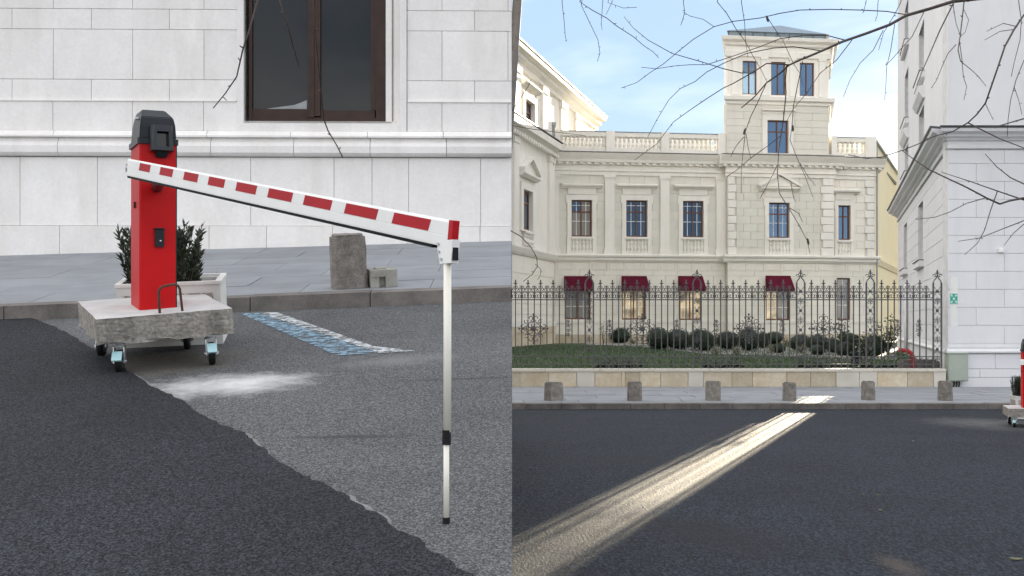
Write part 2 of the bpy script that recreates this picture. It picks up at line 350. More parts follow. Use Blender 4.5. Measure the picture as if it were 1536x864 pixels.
RZ0, RB, RC = 0.06, 0.027, 0.1427  # the sloping street: z = RZ0 + RB x + RC y
def rampz(x, y): return RZ0 + RB * x + RC * y
def R(px, py, up=0.0):            # on the sloping street raised by up
    r, q = px_ray(px, py); Y = (EYE - RZ0 - up) / (RB * r + RC - q); return Vector((r * Y, Y, EYE + q * Y))
RN = Vector((-RB, -RC, 1)).normalized()
def ramp_frame(loc, yaw):         # local z along the street's normal
    x = Vector((math.cos(yaw), math.sin(yaw), 0)); x = (x - RN * x.dot(RN)).normalized(); y = RN.cross(x)
    m = Matrix.Identity(4)
    for i in range(3): m[i][0], m[i][1], m[i][2], m[i][3] = x[i], y[i], RN[i], loc[i]
    return m
def frame(loc, yaw): return Matrix.Translation(loc) @ Matrix.Rotation(yaw, 4, 'Z')
I4 = Matrix.Identity(4)

# ================================================================== GROUND
cr1 = R(530, 655); cr2 = R(700, 568); cr3 = R(600, 540); ys1 = G(1490, 636); ys2 = G(1060, 800); ys3 = G(900, 690); ys4 = G(1350, 850)
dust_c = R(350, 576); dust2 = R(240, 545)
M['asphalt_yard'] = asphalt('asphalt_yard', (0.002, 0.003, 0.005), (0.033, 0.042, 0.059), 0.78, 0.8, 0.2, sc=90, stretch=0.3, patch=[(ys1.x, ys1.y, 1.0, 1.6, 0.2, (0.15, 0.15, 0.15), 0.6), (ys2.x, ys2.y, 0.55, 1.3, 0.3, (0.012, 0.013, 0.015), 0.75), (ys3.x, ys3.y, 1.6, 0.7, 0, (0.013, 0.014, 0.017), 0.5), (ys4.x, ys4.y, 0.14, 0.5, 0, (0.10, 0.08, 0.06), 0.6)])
M['asphalt_old'] = asphalt('asphalt_old', (0.055, 0.057, 0.060), (0.185, 0.19, 0.195), 0.85, 0.7, 0.2, sc=165, stretch=0.6,
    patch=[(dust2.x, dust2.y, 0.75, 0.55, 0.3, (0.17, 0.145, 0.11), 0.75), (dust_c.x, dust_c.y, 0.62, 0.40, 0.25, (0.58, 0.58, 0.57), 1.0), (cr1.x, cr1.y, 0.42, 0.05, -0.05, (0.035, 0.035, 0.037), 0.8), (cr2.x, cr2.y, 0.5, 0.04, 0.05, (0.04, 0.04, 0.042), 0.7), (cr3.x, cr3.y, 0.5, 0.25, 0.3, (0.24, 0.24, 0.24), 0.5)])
M['asphalt_new'] = asphalt('asphalt_new', (0.005, 0.006, 0.008), (0.050, 0.056, 0.067), 0.8, 0.9, 0.18, sc=165, stretch=0.6)
mb = MB(); S = 2500
mb.add([(-S, -S, 0), (S, -S, 0), (S, S, 0), (-S, S, 0)], [(0, 1, 2, 3)])
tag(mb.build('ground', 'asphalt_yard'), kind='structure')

# ------------------------------------------------------------------ white stone building on the sloping street (frame first: the street meets it)
WYAW = 0.025
WY0 = 15.95
FW = frame((0, WY0, 0), math.atan(WYAW)); _c, _s = math.cos(math.atan(WYAW)), math.sin(math.atan(WYAW))
def wu(px): r = (px - CX) / F; return r * WY0 / (_c - r * _s)
def wz(py, px=384): Y = WY0 + wu(px) * _s; return EYE + (HY - py) * Y / F
def wally(x): return WY0 + x * WYAW
# kerb line on the street
K1, K2 = R(100, 478), R(763, 452)
ks = (K2.y - K1.y) / (K2.x - K1.x)
def kerby(x): return K1.y + ks * (x - K1.x)

# sloping street: one sheet with its retaining skirt along x = 0
xs = [-16, -12, -9, -6, -4, -2, -1, 0]; mb = MB(); ys = [0.3, 2, 4, 6, 8, 10, 12]
rows = []
for x in xs:
    col = [(x, y, max(0.006, rampz(x, y))) for y in ys] + [(x, kerby(x) + 0.25, rampz(x, kerby(x) + 0.25))]
    rows.append(col)
nY = len(rows[0]); vs = [p for c in rows for p in c]
fs = [(i * nY + j, (i + 1) * nY + j, (i + 1) * nY + j + 1, i * nY + j + 1) for i in range(len(xs) - 1) for j in range(nY - 1)]
mb.add(vs, fs)
sk = rows[-1]; mb.add(sk + [(p[0], p[1], -0.1) for p in sk], [(j, j + 1, nY + j + 1, nY + j) for j in range(nY - 1)], 1)
mb.add([c[0] for c in rows] + [(c[0][0], c[0][1], -0.05) for c in rows], [(j, j + 1, len(xs) + j + 1, len(xs) + j) for j in range(len(xs) - 1)])
tag(mb.build('street', ['asphalt_old', 'limestone_pale']), kind='structure')
# fresh asphalt overlay with its ragged edge
edge = [(40, 477), (78, 490), (110, 508), (140, 526), (178, 551), (214, 574), (240, 590), (264, 600), (302, 624), (340, 645), (371, 655), (374, 663), (404, 686), (450, 712), (455, 719), (484, 728), (520, 750), (560, 775), (602, 801), (640, 826), (690, 860), (760, 905)]
pts = []
for i in range(len(edge) - 1):
    a, b = edge[i], edge[i + 1]
    for k in range(5):
        t = k / 5; e = R(a[0] + (b[0] - a[0]) * t, a[1] + (b[1] - a[1]) * t)
        pts.append((e.x + random.uniform(-.014, .014), e.y + random.uniform(-.014, .014)))
def rz_(x, y, h): return (x, y, rampz(x, y) + h)
tri = []
mb = MB(); TH = 0.016
lx = -12
vsn = []; fsn = []
for (x, y) in pts:
    vsn += [rz_(x, y, TH), rz_(x, y, 0.002), (lx, y, rampz(lx, y) + TH)]
for i in range(len(pts) - 1):
    if pts[i + 1][1] < pts[i][1] - 1e-4 or True:
        fsn.append((i * 3, i * 3 + 2, (i + 1) * 3 + 2, (i + 1) * 3)); fsn.append((i * 3, (i + 1) * 3, (i + 1) * 3 + 1, i * 3 + 1))
mb.add(vsn, fsn)
tag(mb.build('new_asphalt', 'asphalt_new'), kind='structure')
M['seam'] = mat('seam', (0.21, 0.21, 0.21), 0.9, 0.15, 20, fine=0.25, fscale=90)
mb = MB(); rim = pts[20:95]; k_ = len(rim); rv = []
for i, (x, y) in enumerate(rim):
    wv = 0.004 + 0.03 * max(0, math.sin(i * .21 + 1.0)) * random.uniform(.6, 1.1) * min(1, i / 6, (k_ - 1 - i) / 6)
    rv += [rz_(x - .004, y, 0.006), rz_(x + wv * .8, y + wv * .6, 0.006)]
mb.add(rv, [(2 * i, 2 * i + 2, 2 * i + 3, 2 * i + 1) for i in range(k_ - 1)])
tag(mb.build('asphalt_seam', 'seam'), kind='structure')

# worn blue and white parking mark
def worn(name, col, keep):
    m = mat(name, col, 0.7, 0.1, 6); t = m.node_tree; b = t.nodes['Principled BSDF']; o = t.nodes['Material Output']
    g = N(t, 'ShaderNodeNewGeometry'); n = N(t, 'ShaderNodeTexNoise'); n.inputs['Scale'].default_value = 15; n.inputs['Detail'].default_value = 10; n.inputs['Roughness'].default_value = 0.75
    r = N(t, 'ShaderNodeMapRange'); r.inputs['From Min'].default_value = keep - 0.08; r.inputs['From Max'].default_value = keep + 0.06
    tr = N(t, 'ShaderNodeBsdfTransparent'); mxs = N(t, 'ShaderNodeMixShader')
    t.links.new(g.outputs['Position'], n.inputs['Vector']); t.links.new(n.outputs['Fac'], r.inputs['Value']); t.links.new(r.outputs['Result'], mxs.inputs['Fac'])
    t.links.new(b.outputs['BSDF'], mxs.inputs[1]); t.links.new(tr.outputs['BSDF'], mxs.inputs[2]); t.links.new(mxs.outputs['Shader'], o.inputs['Surface']); return m
M['paint_blue'] = worn('paint_blue', (0.22, 0.35, 0.45), 0.515); M['paint_white'] = worn('paint_white', (0.54, 0.58, 0.60), 0.52)
pm = thing('parking_mark', R(470, 500), 'worn blue and white paint stripe on the asphalt beside the concrete slab', 'road marking')
def patchpoly(pxs, up):
    return [R(x, y, up) for x, y in pxs]
mb = MB(); q = patchpoly([(360, 470), (388, 469), (566, 529), (505, 533)], 0.005); mb.add(q, [(3, 2, 1, 0)]); mb.build('blue_stripe', 'paint_blue', pm)
mb = MB(); q = patchpoly([(389, 469), (416, 468.5), (560, 519), (622, 526), (560, 530), (568, 529)], 0.006); mb.add(q, [(5, 4, 3, 2, 1, 0)]); mb.build('white_stripe', 'paint_white', pm)

# kerb and pavement of the sloping street
pav = MB(); xs = [-14, -10, -6, -3, 0]
UP = 0.115
vs = []
for x in xs:
    y0 = kerby(x) + 0.1; y1 = wally(x) + 0.6
    vs += [(x, y0, rampz(x, y0) + UP - 0.02), (x, y1, rampz(x, y1) + UP - 0.02)]
pav.add(vs, [(2 * i, 2 * i + 2, 2 * i + 3, 2 * i + 1) for i in range(len(xs) - 1)])
e1 = vs[-1]; ye = kerby(0) + .251; e0 = (0, ye, rampz(0, ye) + UP - .02); pav.add([e0, e1, (0, e1[1], -0.1), (0, e0[1], -0.1)], [(0, 1, 2, 3)], 1)
pavo = tag(pav.build('pavement', ['paving_joint', 'limestone_pale']), kind='structure')
def skewslab(parent, quad, zf, th, m, name, g=0.006):
    # quad of (x, y) corners counter-clockwise, zf(x, y) top height
    cx = sum(p[0] for p in quad) / 4; cy = sum(p[1] for p in quad) / 4
    qq = [(cx + (x - cx) * (1 - g / max(0.2, abs(x - cx))), cy + (y - cy) * (1 - g / max(0.2, abs(y - cy)))) for x, y in quad]
    dz = random.uniform(-0.003, 0.003); t = MB()
    top = [(x - cx, y - cy, zf(x, y) + dz) for x, y in qq]; z0 = min(p[2] for p in top)
    t.add([(x, y, z - z0) for x, y, z in top] + [(x, y, z - z0 - th) for x, y, z in top], [(0, 1, 2, 3), (7, 6, 5, 4)] + [(i, 4 + i, 4 + (i + 1) % 4, (i + 1) % 4) for i in range(4)])
    return t.build(name, m, parent, Matrix.Translation((cx, cy, z0)))
rowt = frange(0, 1, 7); zup = lambda x, y: rampz(x, y) + UP
for i in range(7):
    off = 0.55 if i % 2 else 0
    cols = [-9.5 + off + 1.1 * k for k in range(9)]; cols = [c for c in cols if c < -0.15] + [-0.004]
    for k in range(len(cols) - 1):
        def yy(x, t): a = kerby(x) + 0.20; b = wally(x) + 0.02; return a + (b - a) * t
        a, b = cols[k], cols[k + 1]
        skewslab(pavo, [(a, yy(a, rowt[i])), (b, yy(b, rowt[i])), (b, yy(b, rowt[i + 1])), (a, yy(a, rowt[i + 1]))], zup, 0.05, 'paving', 'paving_slab', .003)
x = -10.0
while x < -0.01:
    x2 = min(-0.004, x + 0.98)
    if -0.004 - x2 < 0.3: x2 = -0.004
    skewslab(pavo, [(x, kerby(x)), (x2, kerby(x2)), (x2, kerby(x2) + 0.19), (x, kerby(x) + 0.19)], lambda a, b: rampz(a, b) + UP + 0.004, 0.2, 'kerb', 'kerbstone', 0.004)
    x = x2

# ================================================================== WHITE STONE BUILDING (left)
wb = tag(link('stone_building', None, None, FW), 'white building clad in pale stone blocks with a brown window and moulded band', 'building')
TOP = 11.0; UL = -12.0
wh = (wu(366), wu(600), wz(181), 7.2)
# solid body with an acute end wall, so its return runs back out of sight from the street corner
mb = MB()
for (a, b, c, d) in holes_minus((UL, 0, 0.6, TOP), [wh]): mb.box(a, b - (0.002 if b == 0 else 0), 0.03, 0.45, c, d)
mb.build('wall_core', 'stone_white_core', wb, FW)
mb = MB(); mb.poly([(UL, 0.452), (-0.19, 0.452), (-4.2, 11.0), (UL, 11.0)], 0.0, TOP - 0.01); mb.build('rear_block', 'stone_white', wb, FW)
mb = MB(); mb.poly([(UL - 0.3, -0.25), (0.0, -0.25), (-0.1, 0.5), (-4.0, 11.2), (UL - 0.3, 11.2)], TOP, TOP + 0.5); mb.build('roof_cornice', 'stone_white', wb, FW)
zl = {k: wz(v) for k, v in dict(A=-62, B=14.5, C=45, D=120, E=151.5, F=197, G=207.5, H=213, I=236, J=339, K=420).items()}
X_ = lambda *a: [wu(q) for q in a]
blk = lambda z0, z1, jl, v=0.0, hol=(wh,): ashlar(wb, FW, UL, -0.004, [z0, z1], 1, v, 0.045, 'stone_white', hol, 0.005, joints=[jl], bev=0.002)
thick = X_(-160, -40, 80, 199, 306, 663, 762); thin = X_(-220, -100, 18, 137, 254, 712)
hw = [(wu(365), wu(611), wz(196), 7.5)]
zz = zl['A']; i = 0
blk(zl['J'], zl['I'], X_(-200, -85, 30, 146, 260, 376, 501, 558, 613, 721), 0.0)
blk(0.62, zl['J'], X_(-120, -10, 90, 200, 314, 400, 499, 611, 720), -0.018)
blk(zl['F'], zl['E'] - 0.014, thick, -0.02, hw)
blk(zl['E'], zl['D'], thin, 0.0, hw); blk(zl['D'], zl['C'], thick, 0.0, hw); blk(zl['C'], zl['B'], thin, 0.0, hw); blk(zl['B'], zl['A'], thick, 0.0, hw)
z = zl['A']; k = 0
while z < TOP - 0.7:
    h = 0.27 if k % 2 == 0 else 0.66
    blk(z, z + h, thin if k % 2 == 0 else thick, 0.0, hw); z += h; k += 1
blk(z, TOP, thick)
# ledge over the band and the band's two mouldings, in lengths
def lengths(name, prof, js, skip=None):
    js = [UL] + js + [-0.004]
    for a, b in zip(js[:-1], js[1:]):
        if skip and abs(a - skip) < .01: continue
        t = MB(); t.prism(prof, a + 0.003, b - 0.003); t.build(name, 'stone_white', wb, FW)
zF, zG, zH, zI = zl['F'], zl['G'], zl['H'], zl['I']
lengths('ledge_stone', [(-0.02, zl['E'] - 0.014), (-0.02, zl['E'] - 0.02), (-0.034, zl['E'] - 0.012), (-0.034, zl['E'] - 0.002), (0.02, zl['E'] - 0.002), (0.02, zl['E'] - 0.014)], X_(355, 611), wu(355))
lengths('moulding_stone', [(0.02, zF + 0.001), (-0.02, zF + 0.001), (-0.045, zF - 0.015), (-0.085, zF - 0.06), (-0.105, zG + 0.02), (-0.105, zG), (0.02, zG)], X_(-160, -40, 83, 203, 312, 437, 552, 665))
lengths('moulding_stone', [(0.02, zG - 0.001), (-0.05, zG - 0.001), (-0.06, zH), (-0.085, zH - 0.02), (-0.10, zH - 0.06), (-0.095, zI + 0.045), (-0.07, zI + 0.02), (-0.045, zI + 0.008), (0.02, zI + 0.008)], X_(-155, -35, 90, 208, 318, 442, 556, 670))
# window surround and window
v_ = -0.012
sur = MB(); a0, a1, a2, a3 = wu(578), wu(587), wu(600), wu(610); zb0, zb1 = wz(181), wz(195); zt = 7.5
sur.box(a2, a3, -0.03, 0.04, zb1 + 0.0, zt); sur.box(wu(366) - 0.2, a3, -0.034, 0.04, zb1 - 0.03, zb1 - 0.001)
sur.add([(a2, -0.03, zb0 - 0.03), (a1, 0.14, zb0 - 0.03), (a1, 0.14, zt), (a2, -0.03, zt), (a2, 0.16, zb0 - 0.03), (a2, 0.16, zt)], [(0, 1, 2, 3), (1, 4, 5, 2), (0, 4, 1)])
sur.box(a0, a1 - 0.001, 0.08, 0.2, zb0, zt)
sur.box(wu(360), a2 - 0.001, -0.026, 0.2, zb1, zb0 - 0.031); sur.box(wu(366), a1 - 0.002, 0.03, 0.2, zb0 - 0.03, zb0 - 0.002)
sur.box(wu(356), wu(366), -0.03, 0.2, zb1, zt)
sur.build('window_surround', 'stone_white', wb, FW)
wf = MB(); V = 0.10; f0, f1 = wu(371), wu(578) - 0.001; t0, t1 = wz(181), 7.2
def wbx(p0, p1, v0, v1, z0, z1): wf.box(wu(p0), wu(p1), V + v0, V + v1, z0, z1)
wf.box(f0, wu(376), V, V + .09, t0, t1); wf.box(wu(563), f1, V + 0.0, V + .09, t0, t1); wf.box(wu(376), wu(563), V + .001, V + .09, t0, wz(174)); wf.box(f0, f1, V + .002, V + .09, t1 - .09, t1 - .001)
wbx(461, 470, -.02, .085, wz(173.9), t1 - .1); wbx(470.3, 479, -.012, .086, wz(172), t1 - .1)
wbx(376.1, 460.8, .012, .085, wz(173.8), wz(161)); wbx(479.2, 561, .014, .086, wz(173.8), wz(163)); wbx(555, 562.9, .01, .088, wz(162.8), t1 - .1)
wfo = wf.build('window', 'wood_brown', wb, FW)
box('pane', wfo, FW, wu(376.2), wu(460.9), V + .05, V + .06, wz(161.1), t1 - .1, 'glass_dark'); box('pane', wfo, FW, wu(479.3), wu(554.9), V + .05, V + .06, wz(163.1), t1 - .1, 'glass_dark')
t = MB(); t.add([tuple(q) for q in [(wu(395), V + .045, wz(160.5)), (wu(458), V + .045, wz(160.5)), (wu(458), V + .045, wz(147)), (wu(440), V + .045, wz(154))]], [(0, 1, 2, 3)])
t.build('blind_corner', 'pipe_grey', wfo, FW)
box('room_back', wb, FW, wu(366), wu(600), 0.40, 0.449, wz(185), 7.2, 'black_plastic')

# leaning dark pole just past the building's corner
sp = thing('street_pole', (-0.33, 18.45, 0), 'dark leaning pole rising past the end of the white stone building', 'pole')
t = MB(); t.lathe([(0.13, 0), (0.13, 0.05), (0.085, 0.08), (0.08, 1.0), (0.07, 1.05), (0.065, 7.0)], n=12)
t.build('shaft', 'iron', sp, Matrix.Translation((-0.33, 18.45, 0)) @ Matrix.Rotation(math.radians(3.9), 4, 'Y'), True)

# ================================================================== BARRIER
def build_barrier(root_loc, SF, CF, label, group, planar, arm=None):
    """SF: frame of the slab standing on the road (origin under its front left corner, z along the road's normal); CF: frame of the plumb cabinet's front left foot"""
    b = tag(link('barrier_gate', None, None, Matrix.Translation(root_loc)), label, 'barrier', group)
    SW, SD, HC, ST = planar
    # concrete slab, rough lower edge
    bm = bmesh.new(); bmesh.ops.create_cube(bm, size=1)
    for v in bm.verts: v.co = Vector(((v.co.x + .5) * SW, (v.co.y + .5) * SD, HC + (v.co.z + .5) * ST))
    bmesh.ops.subdivide_edges(bm, edges=bm.edges[:], cuts=11, use_grid_fill=True)
    rnd = random.Random(3)
    for v in bm.verts:
        j = 0.002 + (0.010 if v.co.z < HC + ST * 0.05 else 0)
        v.co += Vector((rnd.uniform(-j, j), rnd.uniform(-j, j), rnd.uniform(-j, j) if v.co.z < HC + ST * .95 else rnd.uniform(-.002, .002)))
    bm.normal_update()
    me = bpy.data.meshes.new('slab'); bm.to_mesh(me)
    me.materials.append(M['concrete_cast']); me.materials.append(M['slab_top'])
    for p in me.polygons: p.material_index = 1 if p.normal.z > 0.7 else 0
    bm.free()
    link('concrete_slab', me, b, SF)
    # castors
    for (cx, cy, sw, brake) in ((0.14, 0.10, 1.25, 1), (SW - 0.13, 0.10, 1.45, 1), (0.12, SD - 0.2, 1.2, 0), (SW - 0.15, SD - 0.2, 1.3, 0)):
        cf = SF @ Matrix.Translation((cx, cy, 0)) @ Matrix.Rotation(sw + PI, 4, 'Z')
        c = MB(); c.box(-.05, .05, -.045, .045, HC - .012, HC + .002)
        c.lathe([(.03, HC - .03), (.03, HC - .012)], n=10)
        for s in (-1, 1):
            c.add([(-.035, s * .032 - .003, HC - .03), (.035, s * .032 - .003, HC - .03), (.055, s * .032 - .003, .065), (.02, s * .032 - .003, .05),
                   (-.035, s * .032 + .003, HC - .03), (.035, s * .032 + .003, HC - .03), (.055, s * .032 + .003, .065), (.02, s * .032 + .003, .05)],
                  [(0, 1, 2, 3), (7, 6, 5, 4), (0, 4, 5, 1), (1, 5, 6, 2), (2, 6, 7, 3), (3, 7, 4, 0)])
        c.box(-.034, .034, -.034, .034, HC - .036, HC - .03)
        c.tube([(.035, -.045, .0725), (.035, .045, .0725)], .011, 8)
        co = c.build('castor', 'steel', b, cf)
        t = MB(); k = 20; prof = [(.04, -.018), (.066, -.019), (.0725, -.011), (.0725, .011), (.066, .019), (.04, .018)]
        t.lathe(prof, n=k); t.build('tyre', 'black_rubber', co, cf @ Matrix.Translation((.035, 0, .0725)) @ Matrix.Rotation(PI / 2, 4, 'X'), True)
        t = MB(); t.lathe([(.038, -.02), (.041, -.012), (.041, .012), (.038, .02)], n=16); t.build('rim', 'grey_plastic', co, cf @ Matrix.Translation((.035, 0, .0725)) @ Matrix.Rotation(PI / 2, 4, 'X'))
        if brake:
            t = MB(); t.prism([(-.03, .0), (.03, .0), (.03, .012), (-.03, .012)], 0, .07)
            t.build('brake_pedal', 'teal_brake', co, cf @ Matrix.Translation((.075, 0, .135)) @ Matrix.Rotation(0.75, 4, 'Y'))
    # rebar loop
    t = MB(); hx, hy = SW * 0.47, 0.06; zt_ = HC + ST
    pts = [(0, 0, -.02), (0, 0, .13), (.008, 0, .15), (.03, 0, .165), (.10, .01, .172), (.125, .02, .16), (.135, .02, .14), (.145, .03, -.02)]
    t.tube(pts, .0085, 8); t.build('rebar_loop', 'rust', b, SF @ Matrix.Translation((hx, hy, zt_)), True)
    # cabinet: w wide, l deep
    Wc, Lc, Hc = 0.232, 0.37, 1.06
    def chamf(w0, w1, l0, l1, c): return [(w0 + c, l0), (w1 - c, l0), (w1, l0 + c), (w1, l1 - c), (w1 - c, l1), (w0 + c, l1), (w0, l1 - c), (w0, l0 + c)]
    t = MB(); t.poly(chamf(0, Wc, 0, Lc, .008), -.03, Hc)
    cab = t.build('cabinet', 'red_paint', b, CF)
    t = MB(); t.box(Wc - .006, Wc + .004, .004, .02, .0, Hc - .001); t.build('door_edge', 'black_plastic', cab, CF)
    t = MB(); t.poly(chamf(-.012, Wc + .012, -.012, Lc + .012, .012), Hc, Hc + .035)
    col = t.build('collar', 'black_plastic', b, CF)
    # cap: tapered box with a sloping roof
    z0 = Hc + .0352
    def ring(i, z, dzf): return [(i, i, z - dzf), (Wc - i, i, z - dzf), (Wc - i, Lc - i, z), (i, Lc - i, z)]
    t = MB(); r0 = [(.0, .0, z0), (Wc, .0, z0), (Wc, Lc, z0), (0, Lc, z0)]
    r1 = [(.006, .004, z0 + .09), (Wc - .006, .004, z0 + .09), (Wc - .006, Lc - .01, z0 + .09), (.006, Lc - .01, z0 + .09)]
    r2 = [(.016, .022, z0 + .140), (Wc - .016, .022, z0 + .140), (Wc - .016, Lc - .02, z0 + .155), (.016, Lc - .02, z0 + .155)]
    r3 = [(.030, .10, z0 + .196), (Wc - .055, .10, z0 + .196), (Wc - .055, Lc - .05, z0 + .20), (.030, Lc - .05, z0 + .20)]
    vs = r0 + r1 + r2 + r3; fs = [(i * 4 + k, i * 4 + (k + 1) % 4, (i + 1) * 4 + (k + 1) % 4, (i + 1) * 4 + k) for i in range(3) for k in range(4)] + [(3, 2, 1, 0), (12, 13, 14, 15)]
    t.add(vs, fs)
    me = t.mesh('black_plastic'); bm = bmesh.new(); bm.from_mesh(me); bmesh.ops.bevel(bm, geom=bm.edges[:], offset=.006, segments=2, affect='EDGES'); bm.to_mesh(me); bm.free()
    cap = link('cap', me, b, CF)
    t = MB(); t.box(-.004, .010, .10, .16, z0 + .135, z0 + .145); t.build('cap_latch', 'steel', cap, CF)
    # housing for the reader on the front
    hx0, hx1, hz0, hz1 = .062, .206, Hc - .05, Hc + .118
    t = MB(); o = -.07
    A = [(hx0, .0, hz0), (hx1, .0, hz0), (hx1, .0, hz1), (hx0, .0, hz1)]; B = [(hx0 + .004, o, hz0 + .004), (hx1 - .004, o, hz0 + .004), (hx1 - .02, o, hz1 - .004), (hx0 + .02, o, hz1 - .004)]
    C_ = [(hx0 + .032, o, hz0 + .028), (hx1 - .032, o, hz0 + .028), (hx1 - .036, o, hz1 - .045), (hx0 + .036, o, hz1 - .045)]
    D = [(x, -.012, z) for x, _, z in C_]
    t.add(A + B + C_ + D, [(i, (i + 1) % 4, 4 + (i + 1) % 4, 4 + i) for i in range(4)] + [(4 + i, 4 + (i + 1) % 4, 8 + (i + 1) % 4, 8 + i) for i in range(4)] + [(8 + i, 8 + (i + 1) % 4, 12 + (i + 1) % 4, 12 + i) for i in range(4)])
    h = t.build('reader_housing', 'grey_plastic', b, CF @ Matrix.Translation((0, -.014, 0)))
    box('reader_window', h, CF, hx0 + .03, hx1 - .03, -.027, -.02, hz0 + .026, hz1 - .04, 'black_gloss')
    t = MB(); t.add([(hx0 + .03, -.001, hz0), (hx1 - .03, -.001, hz0), (hx1 - .04, -.001, hz0 - .035), (hx0 + .04, -.001, hz0 - .035), (hx0 + .03, -.05, hz0), (hx1 - .03, -.05, hz0), (hx1 - .04, -.02, hz0 - .035), (hx0 + .04, -.02, hz0 - .035)],
                    [(0, 1, 2, 3), (7, 6, 5, 4), (0, 4, 5, 1), (1, 5, 6, 2), (2, 6, 7, 3), (3, 7, 4, 0)]); t.build('housing_bracket', 'black_plastic', b, CF)
    # intercom on the lower front and slot on the side
    ic = MB(); ic.box(.095, .152, -.018, -.001, .405, .515); ic.prism([(-.018, .515), (-.032, .518), (-.032, .524), (-.001, .524), (-.001, .515)], .092, .155)
    ico = ic.build('intercom', 'black_plastic', b, CF); box('intercom_light', ico, CF, .124, .134, -.0205, -.0185, .44, .447, 'white_paint')
    t = MB(); t.tube([(-.002, .16, .66), (-.002, .16, .70)], .011, 8); t.build('side_slot', 'black_rubber', b, CF)
    return b

# near barrier
FLc = R(150, 478, 0.355); yawS = math.radians(24)
HC, ST, SW, SD = 0.195, 0.16, 0.83, 1.02
base = Vector((FLc.x, FLc.y, rampz(FLc.x, FLc.y)))
SF1 = ramp_frame(base, yawS)
cfoot = R(209, 465.5, 0.358); CF1 = frame(cfoot, math.radians(24))
bar1 = build_barrier(SF1 @ Vector((SW / 2, SD / 2, 0)), SF1, CF1, 'red barrier gate with striped white boom, standing on a concrete slab with castors', 'barrier gates on castors', (SW, SD, HC, ST))
# its boom
A = P(194, 251.0, 8.12); B = P(683, 352.5, 4.97)
ax = (B - A); LN = ax.length; ax.normalize(); yv = Vector((0, 0, 1)).cross(ax).normalized(); zv = ax.cross(yv)
AF = Matrix.Identity(4)
for i in range(3): AF[i][0], AF[i][1], AF[i][2], AF[i][3] = ax[i], yv[i], zv[i], A[i]
hh = 0.0505
t = MB(); t.prism([(-.012, -hh), (.012, -hh), (.013, -hh + .006), (.013, hh - .008), (.009, hh), (-.009, hh), (-.013, hh - .008), (-.013, -.006), (-.0122, -.008), (-.013, -.010), (-.013, -hh + .006)], 0, LN - .03)
arm = t.build('boom', 'white_paint', bar1, AF)
n = 9; pitch = 0.445; 
sx0 = [210, 241, 277, 314, 356, 404, 458, 520, 592]; sx1 = [231, 265, 303, 343, 391, 445, 504, 573, 652]
def boom_u(px):                     # where along the boom a pixel falls
    r = (px - CX) / F; return (r * A.y - A.x) / (ax.x - r * ax.y)
for p0, p1 in zip(sx0, sx1):
    a, b = boom_u(p0 + 3), boom_u(p1 - 2); s = 0.022
    q = MB(); zb, ztp = -0.004, hh - .0095; sl_ = 0.03
    q.add([(a - sl_ * .6, -.0142, zb), (b - sl_ * .6, -.0142, zb), (b, -.0142, ztp), (a, -.0142, ztp), (a - sl_ * .6, -.0125, zb), (b - sl_ * .6, -.0125, zb), (b, -.0125, ztp), (a, -.0125, ztp)],
          [(0, 1, 2, 3), (7, 6, 5, 4), (0, 4, 5, 1), (1, 5, 6, 2), (2, 6, 7, 3), (3, 7, 4, 0)])
    q.build('red_stripe', 'red_stripe', arm, AF)
t = MB(); t.prism([(-.012, -hh - .013), (.012, -hh - .013), (.014, -hh - .001), (-.014, -hh - .001)], 0.01, LN - .14); t.build('rubber_edge', 'black_rubber', arm, AF)
t = MB(); t.box(LN - .0298, LN, -.0145, .0145, -hh - .012, hh + .002); t.build('end_cap', 'red_stripe', arm, AF)
t = MB(); t.tube([(-.03, -.005, -.005), (.0, -.005, -.005)], .012, 8); t.tube([(-.035, -.005, -.03), (-.03, -.005, .02)], .007, 6); t.build('end_bolt', 'steel', arm, AF)
# pivot that carries the boom
cf_ = CF1 @ Vector((0.11, -.002, 0.86)); am = A + ax * boom_u(236)
t = MB(); t.tube([cf_, (cf_.x, cf_.y, am.z), am + yv * 0.03], .035, 10); t.build('boom_pivot', 'black_plastic', bar1, I4)
# prop post hanging from the tip
tip = A + ax * (LN - .075); foot = R(669.5, 785)
tip = Vector((foot.x + 0.004, foot.y, tip.z))
t = MB(); zt_ = tip.z - hh + .01
t.add([(-.028, -.016, -.085), (.05, -.016, -.085), (.062, -.016, .0), (-.045, -.016, .0), (-.045, -.016, -.03), (-.028, .016, -.085), (.05, .016, -.085), (.062, .016, .0), (-.045, .016, .0), (-.045, .016, -.03)],
      [(0, 1, 2, 3, 4), (9, 8, 7, 6, 5), (0, 5, 6, 1), (1, 6, 7, 2), (2, 7, 8, 3), (3, 8, 9, 4), (4, 9, 5, 0)])
AB = Matrix.Translation((tip.x, tip.y, zt_ + .004)) @ Matrix.Rotation(math.atan2(ax.y, ax.x), 4, 'Z')
brk = t.build('prop_bracket', 'white_paint', bar1, AB)
t = MB(); t.box(.0505, .058, -.012, .012, -.075, -.012); t.build('bracket_stop', 'black_rubber', brk, AB)
for dx, dz in ((-.035, -.012), (-.03, -.04), (-.015, -.068)):
    t = MB(); t.tube([(dx, -.022, dz), (dx, -.015, dz)], .006, 8); t.build('bolt', 'steel', brk, AB)
H = tip.z - foot.z; zj = R(670, 785).z
def pz(py): return EYE + (HY - py) / F * foot.y
t = MB(); t.lathe([(.0145, pz(648)), (.0145, zt_ - .06)], (tip.x, tip.y, 0), 14); post = t.build('prop_post', 'cream_paint', bar1, I4, True)
t = MB(); t.lathe([(.0105, pz(778)), (.0105, pz(660))], (foot.x, foot.y, 0), 14); t.build('prop_tube', 'cream_paint', post, I4, True)
t = MB(); z1, z0 = pz(645), pz(667)
